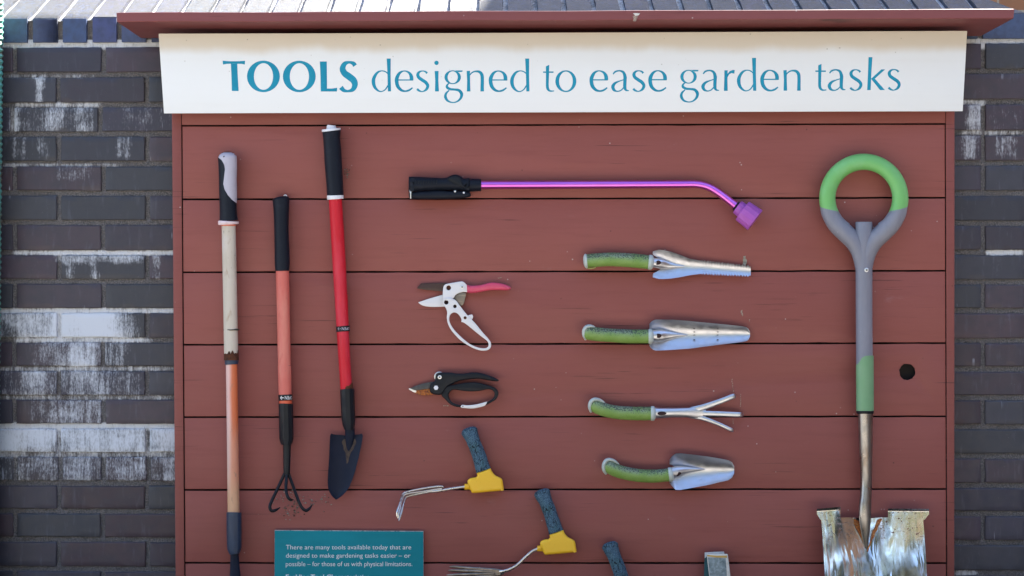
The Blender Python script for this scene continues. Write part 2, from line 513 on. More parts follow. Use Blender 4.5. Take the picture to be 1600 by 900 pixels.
M['white_metal'] = plain('white_coated_metal', (0.70, 0.68, 0.69), 0.32, layers=[(45, 0.5, 0.8, (0.55, 0.50, 0.50), 0.4), (220, 0.68, 0.76, (0.2, 0.15, 0.14), 0.6)], spec=0.5)
M['pink_red'] = plain('pink_red_vinyl', (0.60, 0.06, 0.13), 0.35, layers=[(50, 0.5, 0.8, (0.66, 0.15, 0.24), 0.5)], spec=0.5)
M['rust_bright'] = plain('orange_rusted_blade', (0.42, 0.13, 0.02), 0.7, layers=[(240, 0.45, 0.6, (0.20, 0.04, 0.012), 0.85), (330, 0.55, 0.66, (0.03, 0.015, 0.012), 0.9), (120, 0.55, 0.7, (0.62, 0.36, 0.14), 0.7)], bumps=[(300, 0.4, 0.001)])
M['bright_metal'] = plain('bright_metal', (0.70, 0.70, 0.72), 0.28, 0.7)
M['hole_dark'] = plain('dark_hole', (0.03, 0.012, 0.012), 0.9)
def green_grip():
    t = NT('mottled_green_rubber')
    sx = t.n('ShaderNodeSeparateXYZ'); t.l(t.tc.outputs['Normal'], sx.inputs[0])
    green = t.mix(t.ramp(t.noise(22, 3), 0.35, 0.7), (0.165, 0.29, 0.060), (0.22, 0.34, 0.095))
    # black weathering specks wherever rain and dust settle: the upward side
    up = t.ramp(sx.outputs['Z'], -0.35, 0.75)
    spk = t.noise((330, 330, 420), 3, 0.7)
    th = t.math('ADD', spk, t.math('MULTIPLY', up, 0.17))
    dust = t.mix(t.math('MULTIPLY', up, t.ramp(t.noise(45, 4), 0.35, 0.65, 0.25, 0.95)), green, (0.21, 0.27, 0.21))
    cc = t.mix(t.ramp(th, 0.63, 0.70, 0, 0.9), dust, (0.03, 0.042, 0.04))
    cc = t.mix(t.ramp(t.noise(500, 2, 0.6, (5, 5, 5)), 0.66, 0.72, 0, 0.55), cc, (0.30, 0.36, 0.30))
    return t.done(cc, 0.55, 0, t.bump(spk, 0.2, 0.001), 0.4)
M['green_grip'] = green_grip()
M['cap_grey'] = plain('pale_grey_cap', (0.46, 0.52, 0.50), 0.5, layers=[(60, 0.5, 0.75, (0.32, 0.36, 0.34), 0.6)])
M['lime'] = plain('lime_plastic', (0.40, 0.46, 0.16), 0.5)
M['ring_green'] = plain('spring_green_rubber', (0.165, 0.46, 0.135), 0.5, layers=[(12, 0.4, 0.7, (0.21, 0.50, 0.22), 0.8), (260, 0.66, 0.74, (0.30, 0.48, 0.30), 0.6)], bumps=[(500, 0.08, 0.0006)])
M['sleeve_green'] = plain('sage_green_sleeve', (0.16, 0.33, 0.17), 0.5, layers=[(20, 0.4, 0.7, (0.20, 0.35, 0.20), 0.7), (200, 0.66, 0.74, (0.1, 0.18, 0.1), 0.5)])
M['ring_grey'] = plain('slate_grey_plastic', (0.200, 0.205, 0.255), 0.42, layers=[((30, 30, 8), 0.4, 0.7, (0.25, 0.25, 0.295), 0.8), (200, 0.68, 0.75, (0.38, 0.38, 0.42), 0.6)], bumps=[(400, 0.06, 0.0006)], rvar=(40, 0.55))
M['yellow'] = plain('yellow_plastic', (0.84, 0.47, 0.018), 0.42, layers=[(30, 0.45, 0.75, (0.86, 0.52, 0.03), 0.7), (200, 0.68, 0.75, (0.45, 0.26, 0.03), 0.5)], bumps=[(160, 0.06, 0.001)])
def blue_grip():
    t = NT('cracked_blue_foam')
    vor = t.n('ShaderNodeTexVoronoi', feature='DISTANCE_TO_EDGE')
    vor.inputs['Scale'].default_value = 1.0
    cw = t.n('ShaderNodeMixRGB'); cw.blend_type = 'ADD'; cw.inputs[0].default_value = 1.0
    nz = t.n('ShaderNodeTexNoise'); nz.inputs['Scale'].default_value = 120
    t.l(t.tc.outputs['Object'], nz.inputs['Vector'])
    t.l(t.coords((150, 150, 55)), cw.inputs[1]); t.l(nz.outputs['Color'], cw.inputs[2])
    t.l(cw.outputs[0], vor.inputs['Vector'])
    crack = t.ramp(vor.outputs['Distance'], 0.085, 0.02)
    crack = t.math('MULTIPLY', crack, t.ramp(t.noise(60, 3, 0.5, (2, 2, 2)), 0.42, 0.56))
    cc = t.mix(t.ramp(t.noise(600, 4, 0.7), 0.38, 0.64), (0.028, 0.058, 0.095), (0.105, 0.185, 0.25))
    cc = t.mix(t.ramp(t.noise(30, 3), 0.5, 0.75, 0, 0.6), cc, (0.06, 0.14, 0.15))
    lng = t.math('MULTIPLY', t.ramp(t.noise((120, 120, 22), 3, 0.55, (6, 2, 0), 0.3), 0.40, 0.34), t.ramp(t.noise(35, 2, 0.5, (3, 3, 9)), 0.42, 0.55))
    crack = t.math('MAXIMUM', crack, lng)
    cc = t.mix(crack, cc, (0.006, 0.009, 0.016))
    nr = t.bump(crack, -1.0, 0.004)
    nr = t.bump(t.noise(520, 4, 0.7), 0.5, 0.0016, nr)
    return t.done(cc, 0.85, 0, nr, 0.25)
M['blue_grip'] = blue_grip()
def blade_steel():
    t = NT('mirror_steel_tinted_streaks')
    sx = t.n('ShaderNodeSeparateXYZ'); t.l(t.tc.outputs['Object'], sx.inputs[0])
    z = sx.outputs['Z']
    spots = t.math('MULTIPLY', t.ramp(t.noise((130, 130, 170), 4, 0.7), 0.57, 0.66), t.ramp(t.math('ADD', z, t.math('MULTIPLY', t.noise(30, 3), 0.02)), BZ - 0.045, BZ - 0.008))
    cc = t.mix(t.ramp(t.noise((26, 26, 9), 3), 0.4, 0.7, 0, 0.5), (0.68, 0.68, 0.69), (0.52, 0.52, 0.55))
    cc = t.mix(t.ramp(t.noise((32, 32, 5), 3, 0.5, (1, 7, 2), 0.4), 0.53, 0.66, 0, 0.7), cc, (0.68, 0.55, 0.52))  # tinted vertical streaks painted into the colour, standing in for reflections
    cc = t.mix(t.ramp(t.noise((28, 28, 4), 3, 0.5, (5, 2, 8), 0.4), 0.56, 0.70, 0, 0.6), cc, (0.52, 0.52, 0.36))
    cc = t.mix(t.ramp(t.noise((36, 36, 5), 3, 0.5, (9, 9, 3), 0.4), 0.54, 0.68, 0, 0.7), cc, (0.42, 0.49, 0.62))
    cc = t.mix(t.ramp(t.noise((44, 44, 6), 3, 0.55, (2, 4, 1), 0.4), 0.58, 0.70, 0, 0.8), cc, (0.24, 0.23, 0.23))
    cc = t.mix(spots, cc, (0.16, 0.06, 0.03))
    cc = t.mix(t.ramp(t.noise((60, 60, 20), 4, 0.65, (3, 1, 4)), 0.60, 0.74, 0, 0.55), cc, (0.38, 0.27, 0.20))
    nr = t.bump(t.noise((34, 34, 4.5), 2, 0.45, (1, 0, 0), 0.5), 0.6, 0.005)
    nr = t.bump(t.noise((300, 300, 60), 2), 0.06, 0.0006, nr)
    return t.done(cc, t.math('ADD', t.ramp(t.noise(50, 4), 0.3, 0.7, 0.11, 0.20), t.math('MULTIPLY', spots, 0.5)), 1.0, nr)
HZ = W(800, 66, 40).z - W(248, 177, 24).z
BZ = 0.0
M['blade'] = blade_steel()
M['header'] = header_mat()
M['sign_blue'] = plain('blue_vinyl', (0.006, 0.245, 0.40), 0.5, spec=0.2, layers=[(14, 0.35, 0.7, (0.012, 0.30, 0.47), 0.7), (120, 0.66, 0.74, (0.10, 0.40, 0.58), 0.5)])
M['teal'] = plain('teal_sign_face', (0.001, 0.180, 0.215), 0.5, spec=0.2, layers=[((5, 5, 9), 0.35, 0.7, (0.003, 0.215, 0.26), 0.9), (220, 0.70, 0.77, (0.1, 0.3, 0.33), 0.4)])
M['teal_edge'] = plain('worn_pale_sign_edge', (0.26, 0.28, 0.29), 0.7, layers=[((80, 80, 80), 0.45, 0.6, (0.50, 0.46, 0.42), 0.8), (150, 0.55, 0.62, (0.03, 0.12, 0.14), 0.8)])
M['felt'] = plain('grey_felt', (0.21, 0.25, 0.255), 0.95, layers=[(160, 0.4, 0.65, (0.33, 0.38, 0.39), 0.9), (60, 0.5, 0.7, (0.09, 0.12, 0.13), 0.6)], bumps=[(500, 0.6, 0.002)], spec=0.2)
M['cream'] = plain('cream_binding', (0.66, 0.64, 0.60), 0.8, layers=[(120, 0.5, 0.7, (0.50, 0.46, 0.38), 0.6)], bumps=[(500, 0.3, 0.001)])
M['ochre'] = plain('ochre_stitching', (0.55, 0.34, 0.09), 0.8)
M['dark_teal'] = plain('dark_teal_lining', (0.008, 0.06, 0.075), 0.7)
M['turquoise'] = plain('flaking_turquoise_paint', (0.09, 0.31, 0.27), 0.55, layers=[((90, 90, 14), 0.52, 0.60, (0.10, 0.05, 0.03), 0.9), (160, 0.6, 0.7, (0.30, 0.22, 0.07), 0.7), (20, 0.5, 0.8, (0.20, 0.42, 0.36), 0.6)], bumps=[(120, 0.4, 0.002)])
M['wire'] = plain('dark_wire', (0.04, 0.03, 0.028), 0.6)
M['chip'] = plain('bare_scratched_wood', (0.40, 0.30, 0.24), 0.8, layers=[(400, 0.45, 0.6, (0.12, 0.07, 0.05), 0.9)])
M['crumb'] = plain('soil_crumbs', (0.13, 0.11, 0.09), 0.95, layers=[(60, 0.45, 0.55, (0.30, 0.27, 0.23), 0.9), (90, 0.55, 0.62, (0.02, 0.015, 0.012), 0.9)], spec=0.1)
M['ground'] = plain('grey_gravel_paving', (0.175, 0.163, 0.148), 0.9, layers=[(1.5, 0.4, 0.7, (0.132, 0.124, 0.114), 0.8), (40, 0.4, 0.65, (0.228, 0.212, 0.193), 0.7)], bumps=[(60, 0.5, 0.01)])
def far_brick():
    t = NT('orange_brown_brickwork')
    b = t.n('ShaderNodeTexBrick')
    b.inputs['Scale'].default_value = 1.0
    b.inputs['Color1'].default_value = (0.42, 0.20, 0.09, 1); b.inputs['Color2'].default_value = (0.30, 0.13, 0.06, 1)
    b.inputs['Mortar'].default_value = (0.36, 0.30, 0.22, 1)
    b.inputs['Brick Width'].default_value = 0.22; b.inputs['Row Height'].default_value = 0.073; b.inputs['Mortar Size'].default_value = 0.006
    x = t.n('ShaderNodeSeparateXYZ'); t.l(t.tc.outputs['Object'], x.inputs[0])
    c = t.n('ShaderNodeCombineXYZ')
    t.l(t.math('ADD', x.outputs['X'], x.outputs['Y']), c.inputs[0]); t.l(x.outputs['Z'], c.inputs[1])
    t.l(c.outputs[0], b.inputs['Vector'])
    return t.done(b.outputs['Color'], 0.85)
M['far_brick'] = far_brick()
M['slate'] = plain('dark_slate_roof', (0.07, 0.07, 0.08), 0.7, layers=[(3, 0.4, 0.7, (0.11, 0.1, 0.1), 0.6)])
M['leaf'] = plain('hedge_leaves', (0.042, 0.055, 0.030), 0.7, layers=[(1.6, 0.42, 0.62, (0.085, 0.080, 0.050), 0.85), (2.3, 0.55, 0.66, (0.11, 0.075, 0.07), 0.7)], spec=0.25)
M['bark'] = plain('bark', (0.10, 0.075, 0.055), 0.9)
M['glass'] = plain('window_glass', (0.03, 0.04, 0.05), 0.1)

# ================================================================== STRUCTURE
g = MB()
g.add([(-60, -60, 0), (60, -60, 0), (60, 60, 0), (-60, 60, 0)], [(0, 1, 2, 3)])
tag(g.build('ground', M['ground'], smooth=0), 'grey gravel paving in front of the wall', 'ground', kind='structure')

# ------------------------------------------------------------------ brick wall
HW = -42.0     # wall face, in px-heights behind the planks (about 6 cm)
WALL_R = 1601
LJ = [70, 117, 164, 210, 256, 302, 348, 395, 440, 485.5, 531.5, 576, 621, 666, 710, 755, 799, 843, 889]
RJ = [64, 111.6, 159, 207.5, 255, 302, 349, 394.7, 441, 486, 532.5, 577, 622, 667, 713, 758.5, 802.6, 848, 895]
while LJ[-1] < 1490:
    LJ.append(LJ[-1] + 45.4); RJ.append(RJ[-1] + 46.1)
def jy(k, x):
    t = (x - 130) / (1545 - 130)
    return LJ[k] + (RJ[k] - LJ[k]) * t
def box_soft(px, py, x0, x1, y0, y1, sx=14, sy=4):
    def s(a, e): return max(0.0, min(1.0, a / e + 0.5))
    return s(px - x0, sx) * s(x1 - px, sx) * s(py - y0, sy) * s(y1 - py, sy)
STAINS = [  # x0, x1, y0, y1, amount, softness
    (70, 190, 486, 530, 1.05, 50), (-30, 215, 486, 530, 0.50, 30), (15, 110, 487, 530, 0.70, 40),
    (95, 160, 532, 575, 0.70, 40), (50, 205, 532, 575, 0.40, 24),
    (0, 230, 578, 620, 0.34, 24), (100, 170, 578, 620, 0.52, 30), (30, 70, 578, 620, 0.55, 14),
    (50, 165, 624, 664, 0.42, 24), (108, 122, 624, 664, 0.5, 8), (143, 160, 624, 664, 0.5, 8),
    (-40, 300, 664, 709, 0.72, 10), (-40, 90, 664, 700, 0.85, 30), (100, 210, 664, 690, 0.75, 40), (225, 300, 664, 695, 0.8, 20),
    (-40, 300, 711, 752, 0.36, 10), (86, 150, 711, 752, 0.5, 16), (180, 230, 711, 752, 0.45, 16), (255, 275, 711, 752, 0.6, 8),
    (5, 152, 166, 205, 0.28, 14), (15, 33, 166, 206, 0.72, 6), (62, 92, 166, 206, 0.55, 8), (125, 140, 166, 206, 0.6, 6),
    (160, 270, 166, 206, 0.20, 20), (20, 40, 212, 250, 0.45, 10), (60, 75, 212, 250, 0.40, 8), (180, 210, 212, 250, 0.35, 10),
    (60, 69, 120, 160, 0.85, 4), (10, 150, 116, 122, 0.5, 10), (85, 230, 398, 410, 0.50, 12), (140, 158, 398, 437, 0.55, 6), (105, 120, 398, 437, 0.45, 8),
    (235, 252, 398, 437, 0.55, 6), (85, 150, 258, 285, 0.28, 12),
    (1509, 1534, 163, 206, 0.62, 10), (1504, 1531, 211, 249, 0.60, 10), (1540, 1600, 166, 205, 0.2, 12), (1555, 1590, 212, 249, 0.40, 12), (1550, 1562, 400, 436, 0.4, 6),
]
MORTAR_ST = [(-400, 1700, 60, 77, 0.85, 10), (20, 280, 391, 399, 0.95, 12), (-60, 280, 481, 490, 0.86, 10), (-60, 300, 660, 672, 0.9, 10),
             (20, 240, 527, 536, 0.75, 20), (20, 160, 160, 168, 0.65, 14), (-20, 280, 572, 580, 0.55, 20), (-20, 280, 706, 716, 0.5, 20),
             (0, 190, 255, 262, 0.45, 20), (1500, 1600, 203, 212, 0.55, 20), (1540, 1600, 390, 399, 1.0, 12), (1500, 1540, 156, 166, 0.6, 8), (0, 270, 617, 626, 0.45, 20), (1490, 1530, 890, 900, 0.7, 12)]
def stain(px, py, lst=STAINS):
    v = 0.0
    for x0, x1, y0, y1, a, s in lst:
        v = max(v, a * box_soft(px, py, x0, x1, y0, y1, s, 4))
    return v

PAL = [srgb(76, 75, 86), srgb(84, 73, 84), srgb(72, 79, 88), srgb(80, 75, 83), srgb(70, 72, 88), srgb(85, 75, 82), srgb(66, 75, 80), srgb(90, 74, 80)]
def brick_tint(rng, py):
    c = rng.choice(PAL)
    c = tuple(x * .6 + y * .4 for x, y in zip(c, srgb(77, 75, 84)))
    k = 0.72 * rng.uniform(0.82, 1.16)
    return (c[0] * k * 1.03, c[1] * k * 0.93, c[2] * k * 0.97)
wall = thing('brick_wall', W(130, 1484, HW), 'dark blue-grey glazed brick wall with white lime streaks behind the red-brown board', 'wall')
bw = MB()
rng = random.Random(3)
CH = 1.3
def add_brick(x0, x1, k, fine):
    ya0, ya1 = jy(k, x0) + 4.3 + rng.uniform(-.5, .5), jy(k, x1) + 4.3 + rng.uniform(-.5, .5)
    yb0, yb1 = jy(k + 1, x0) - 4.3 + rng.uniform(-.5, .5), jy(k + 1, x1) - 4.3 + rng.uniform(-.5, .5)
    nu, nv = (10, 4) if fine else (1, 1)
    h = HW + rng.uniform(-0.5, 0.5)
    tilt = [rng.uniform(-.35, .35) for _ in range(2)]
    tint = brick_tint(rng, ya0)
    V, Fc, st = [], [], []
    us = [0, 1.2 * CH / (x1 - x0)] + [i / nu for i in range(1, nu)] + [1 - 1.2 * CH / (x1 - x0), 1]
    vv = [0, 1.2 * CH / (yb0 - ya0)] + [i / nv for i in range(1, nv)] + [1 - 1.2 * CH / (yb0 - ya0), 1]
    for i, u in enumerate(us):
        for j, v in enumerate(vv):
            x = x0 + (x1 - x0) * u
            y = (ya0 + (ya1 - ya0) * u) * (1 - v) + (yb0 + (yb1 - yb0) * u) * v
            hh = h + tilt[0] * (u - .5) + tilt[1] * (v - .5)
            e = (i in (0, len(us) - 1)) + (j in (0, len(vv) - 1))
            hh -= CH * e * 0.8
            if e and fine:
                x += rng.uniform(-.55, .55); y += rng.uniform(-.55, .55)
            V.append(W(x, y, hh)); st.append(stain(x, y))
    w = len(vv)
    for i in range(len(us) - 1):
        for j in range(w - 1):
            a = i * w + j
            Fc.append((a, a + 1, a + w + 1, a + w))
    ring = [j for j in range(w)] + [i * w + w - 1 for i in range(1, len(us))] + [(len(us) - 1) * w + j for j in range(w - 2, -1, -1)] + [i * w for i in range(len(us) - 2, 0, -1)]
    o = len(V)
    for r_ in ring:
        p = V[r_]; V.append(Vector((p.x * 1.004 if False else p.x, p.y + 0.022, p.z))); st.append(st[r_])
    m = len(ring)
    for i in range(m):
        Fc.append((ring[i], ring[(i + 1) % m], o + (i + 1) % m, o + i))
    bw.add(V, Fc, tint=tint, stain=st)
x_lo = -1500
for k in range(len(LJ) - 1):
    # vertical joints read off the photograph: 23/161 rows alternate with 92/230 rows
    off = 23 if k in (0, 4, 6, 8, 10, 12, 14, 16) or (k > 17 and k % 2 == 0) else 92
    if k in (2,): off = 156 - 138
    xs = []
    x = off + (138.3 * -11)
    header = (k == 14)
    while x < 1700:
        xs.append(x + rng.uniform(-1, 1))
        x += 69.2 if header else 138.3
    # right-hand rows: joint at about 1537 in alternate rows
    xs = [q for q in xs if q < 1380]
    rj = [1536] if k in (0, 2, 4, 6, 8, 10, 12, 14, 16) or (k > 17 and k % 2 == 0) else []
    if k == 3: rj = [1538]
    if rj: xs += [1397, 1536, WALL_R + 4]
    else: xs += [1467, WALL_R + 4]
    for a, b in zip(xs, xs[1:]):
        if b - a < 20: continue
        x0, x1 = a + 3.6, b - 3.6
        fine = (x1 > -40 and x0 < 300 or x1 > 1470) and jy(k, x0) < 900
        add_brick(x0, x1, k, fine)
bw.build('brickwork', M['brick'], wall, smooth=30)
# mortar bed: one sheet a few millimetres behind the brick faces
mo = MB()
HM = HW - 3.6
def mortar_patch(x0, x1, y0, y1, step):
    nx = max(1, int((x1 - x0) / step)); ny = max(1, int((y1 - y0) / step))
    V, Fc, st = [], [], []
    for i in range(nx + 1):
        for j in range(ny + 1):
            x = x0 + (x1 - x0) * i / nx; y = y0 + (y1 - y0) * j / ny
            d = mnoise.fractal(Vector((x * .06, y * .11, 0)), 1.0, 2.0, 4) * 1.3 if step < 20 else 0
            V.append(W(x, y, HM + d)); st.append(max(stain(x, y) * 0.7, stain(x, y, MORTAR_ST)))
    for i in range(nx):
        for j in range(ny):
            a = i * (ny + 1) + j
            Fc.append((a, a + 1, a + ny + 2, a + ny + 1))
    mo.add(V, Fc, stain=st)
mortar_patch(-40, 290, 62, 920, 3.0)
mortar_patch(1470, WALL_R + 2, 56, 920, 3.0)
mortar_patch(290, 1470, 60, 920, 200)
mortar_patch(-1560, -40, 64, 1490, 300)
mortar_patch(-40, WALL_R + 2, 920, 1490, 300)
mo.build('mortar', M['mortar'], wall, smooth=60)
# body of the wall behind the faces
xr = W(WALL_R, 450, HM).x
xl = W(-1560, 450, HM).x
ztop = W(800, 62, HM).z
yb = -HM * S + 0.004
core = MB(); core.wbox((xl, yb, 0), (xr, yb + 0.30, ztop - 0.004))
core.build('wall_core', M['brick'], wall, smooth=0)
# coping: bricks on edge, sloping up and back
cp = MB(); cm = MB()
SL = R(32); LEN = 0.235
def coping_y(x):   # (top edge, bottom edge) of the front face
    t = (x - 100) / 1450
    return 27.5 - 5.5 * t, 66 - 6 * t
CJ = []
x = 47 - 46.4 * 32
while x < WALL_R - 20:
    CJ.append(x); x += 46.4
CJ = [q for q in CJ if q < 1570] + [WALL_R + 8]
for a, b in zip(CJ, CJ[1:]):
    x0, x1 = a + 4.6 + rng.uniform(-.8, .8), b - 4.6 + rng.uniform(-.8, .8)
    t0, b0 = coping_y((x0 + x1) / 2)
    t0 += rng.uniform(-.8, .8)
    h = HW + 1 + rng.uniform(-.8, .8)
    c = tuple(v * rng.uniform(.9, 1.15) for v in srgb(72, 84, 112))
    c = tuple(v * 1.05 for v in c)
    A, B_ = W(x0, t0, h), W(x1, t0, h)
    C_, E = W(x1, b0, h), W(x0, b0, h)
    up = Vector((0, math.cos(SL), math.sin(SL)))
    end_brick = b > WALL_R
    cut = Vector((-0.62, 0, 0)) if end_brick else Vector((0, 0, 0))
    ch = 0.003
    V, tops = [], []
    nL = 6
    for q in (E, C_): V.append(q); tops.append(0.0)
    for q in (A, B_): V.append(q + Vector((0, 0, -ch))); tops.append(0.0)
    Fc = [(0, 1, 3, 2)]
    lift = rng.uniform(-.001, .001)
    prev = (2, 3)
    for i in range(nL + 1):
        L = ch + (LEN - ch) * i / nL
        for s_, q in ((0, A), (1, B_)):
            jit = rng.uniform(-.0012, .0012)
            p = q + up * L + Vector((0, 0, lift)) + Vector((jit, 0, 0))
            if s_ == 1: p += cut * L
            V.append(p); tops.append(1.0)
        n_ = len(V)
        Fc.append((prev[0], prev[1], n_ - 1, n_ - 2)); prev = (n_ - 2, n_ - 1)
    # sides: drop straight down
    m0 = len(V)
    for idx in range(2, m0):
        V.append(V[idx] + Vector((0, 0.0, -0.03))); tops.append(0.5)
    cnt = m0 - 2
    for s_ in (0, 1):
        ids = [2 + s_ + 2 * i for i in range(cnt // 2)]
        for i, j in zip(ids, ids[1:]):
            Fc.append((i, j, j + m0 - 2, i + m0 - 2))
        Fc.append((s_, 2 + s_, 2 + s_ + m0 - 2))
    back = Vector((0, 0.02, 0))
    o = len(V); V += [E + back, C_ + back, A + back + Vector((0, 0, -ch)), B_ + back + Vector((0, 0, -ch))]; tops += [0.0] * 4
    Fc += [(0, 2, o + 2, o), (1, o + 1, o + 3, 3), (0, o, o + 1, 1)]
    cp.add(V, Fc, tint=c, top=tops, stain=0.0)
cp.build('coping', M['coping'], wall, smooth=30)
# mortar body of the coping
t0, b0 = coping_y(-700); t1, b1 = coping_y(WALL_R)
y1_ = WALL_R - 2
V, Fc, st = [], [], []
NX = 700
for i in range(NX + 1):
    x = -1500 + (y1_ + 1500) * i / NX
    tt, bb = coping_y(x)
    rows = []
    for yy in (bb + 3, bb - 8, tt + 6):
        rows.append(W(x, yy, HW - 5 + mnoise.noise(Vector((x * .05, yy * .1, 3))) * 1.2))
    A = W(x, tt, HW - 2)
    for L in (0.004, 0.03, 0.07, 0.12, 0.17, LEN - .006):
        p = A + up * L + Vector((0, 0, -0.0085 + 0.0036 * mnoise.noise(Vector((x * .11, L * 60, 1)))))
        xx = p.x
        lim = W(WALL_R, tt, HW).x - 0.62 * L
        p.x = min(p.x, lim)
        rows.append(p)
    for j, p in enumerate(rows):
        V.append(p); st.append(0.9 if j < 1 else (0.0 if j < 3 else 0.55))
nr_ = 9
for i in range(NX):
    for j in range(nr_ - 1):
        a = i * nr_ + j
        Fc.append((a, a + 1, a + nr_ + 1, a + nr_))
cm.add(V, Fc, stain=st)
cm.build('coping_mortar', M['capmortar'], wall, smooth=50)
bk = MB()
A = W(800, 27, HW); Bk = A + up * LEN
bk.add([(xl, Bk.y - .004, Bk.z - .01), (xr - .12, Bk.y - .004, Bk.z - .01), (xr - .12, Bk.y + .12, ztop - .01), (xl, Bk.y + .12, ztop - .01),
        (xr, yb + .30, ztop - .01), (xl, yb + .30, ztop - .01), (xr, A.y + .01, ztop - .01), (xr - .12, Bk.y - .004, ztop - .02)],
       [(0, 1, 2, 3), (1, 2, 7), (3, 2, 4, 5)])
bk.build('coping_back', M['brick'], wall, smooth=0)

sky_block = thing('sky_block_building', (10.0, -3.0, 0), 'added orange-brown brick block out of view at front right, blocking sky light', 'building')  # unseen building, added to cut sky light from the right
m_ = MB(); m_.wbox((6.6, -8.5, 0), (11.5, 1.2, 4.6)); m_.build('wall', M['far_brick'], sky_block, smooth=0)
m_ = MB(); m_.wbox((6.4, -8.7, 4.604), (11.7, 1.4, 4.76)); m_.build('roof', M['slate'], sky_block, smooth=0)
m_ = MB(); m_.wbox((6.54, -3.6, 0), (6.597, -2.6, 2.1)); m_.build('door', M['navy'], sky_block, smooth=0)

# ------------------------------------------------------------------ turquoise post at the left edge
post = thing('ribbed_post', W(-14, 1484, -20), 'flaking turquoise ribbed steel post at the far left edge of the brick wall', 'post')
pm = MB()
pts = []
y = -60.0
i = 0
while y < 1440:
    t = (y + 60) / 560
    cxp = -13.5 - 5.2 * max(0, t)
    pts.append((cxp, y, -20, 19.2 + (1.3 if i % 2 == 0 else -1.3)))
    y += 4.6 if y < 940 else 20; i += 1
pm.sweep(pts, n=1, segs=28)
pm.build('ribbed_tube', M['turquoise'], post, smooth=60)
fl = MB()
fp = W(-28, 1450, -20)
fl.wbox((fp.x - .07, fp.y - .07, 0.0), (fp.x + .07, fp.y + .07, 0.012))
fl.build('base_plate', M['turquoise'], post, bevel=0.002)

# ------------------------------------------------------------------ hedges and trees out of view, added for steel reflections and to block light
def leaf_cloud(mb, n, fn, size, rr):
    for i in range(n):
        c = Vector(fn())
        a = Vector((rr.gauss(0, 1), rr.gauss(0, 1), rr.gauss(0, 1))).normalized()
        b = a.orthogonal().normalized()
        b = (b * rr.uniform(-1, 1) + a.cross(b) * rr.uniform(-1, 1)).normalized()
        s1 = size * rr.uniform(.6, 1.3)
        mb.add([c - a * s1, c + b * s1 * .5, c + a * s1, c - b * s1 * .5], [(0, 1, 2, 3)])
gr = random.Random(21)
hedge = thing('added_hedge', (0, -9.5, 0), 'added green hedge behind the viewer, for reflections and to block low sky', 'hedge')  # added behind the viewer for the steel to reflect and to limit low sky
mb = MB(); mb.wbox((-9, -10.0, 0), (9, -9.1, 2.25)); mb.build('hedge_core', M['leaf'], hedge, smooth=0)
mb = MB(); leaf_cloud(mb, 5000, lambda: (gr.uniform(-9.2, 9.2), gr.choice((gr.uniform(-9.2, -8.95), gr.uniform(-10.1, -9.0))), gr.uniform(0.05, 2.45)), .08, gr); mb.build('foliage', M['leaf'], hedge, smooth=0)
low = thing('bounce_block_hedge', (0, -0.8, 0), 'added low dark hedge below the view, blocking ground bounce onto the board', 'hedge')  # added below the view to keep ground bounce off the lower board
mb = MB(); mb.wbox((-2.6, -0.95, 0), (2.6, -0.62, 0.58)); mb.build('hedge_core', M['leaf'], low, smooth=0)
mb = MB(); leaf_cloud(mb, 4000, lambda: (gr.uniform(-2.7, 2.7), gr.uniform(-1.02, -0.55), gr.uniform(0.05, 0.64)), .03, gr); mb.build('foliage', M['leaf'], low, smooth=0)
for i, (tx_, ty_, hh, lab) in enumerate(((-6.0, -12.0, 6.6, 'added broad tree, out of view beyond the left end of the hedge'), (-0.6, -12.6, 8.6, 'tallest added tree, out of view beyond the middle of the hedge'), (4.6, -11.6, 7.4, 'added tree, out of view beyond the right end of the hedge'))):
    tr_ = thing('added_tree', (tx_, ty_, 0), lab, 'tree', 'added trees out of view beyond the hedge')  # unseen trees, put in for reflections and to block low sky
    mb = MB(); mb.sweep([(tx_, ty_, 0, .22), (tx_ + .1, ty_, hh * .35, .15), (tx_ - .05, ty_ + .1, hh * .7, .07), (tx_, ty_, hh * .9, .02)], n=3, segs=10, tf=lambda x, y, z: Vector((x, y, z)))
    mb.build('trunk', M['bark'], tr_)
    lobes = [(tx_ + gr.gauss(0, 1.5), ty_ + gr.gauss(0, 1.1), hh * gr.uniform(.35, .95), gr.uniform(.7, 1.4)) for _ in range(16)]
    def lf():
        x, y, z, r_ = gr.choice(lobes)
        v = Vector((gr.gauss(0, 1), gr.gauss(0, 1), gr.gauss(0, 1))).normalized() * r_ * gr.uniform(.6, 1.0)
        return (x + v.x, y + v.y, z + v.z * .8)
    mb = MB(); leaf_cloud(mb, 5200, lf, .24, gr); mb.build('crown', M['leaf'], tr_, smooth=0)

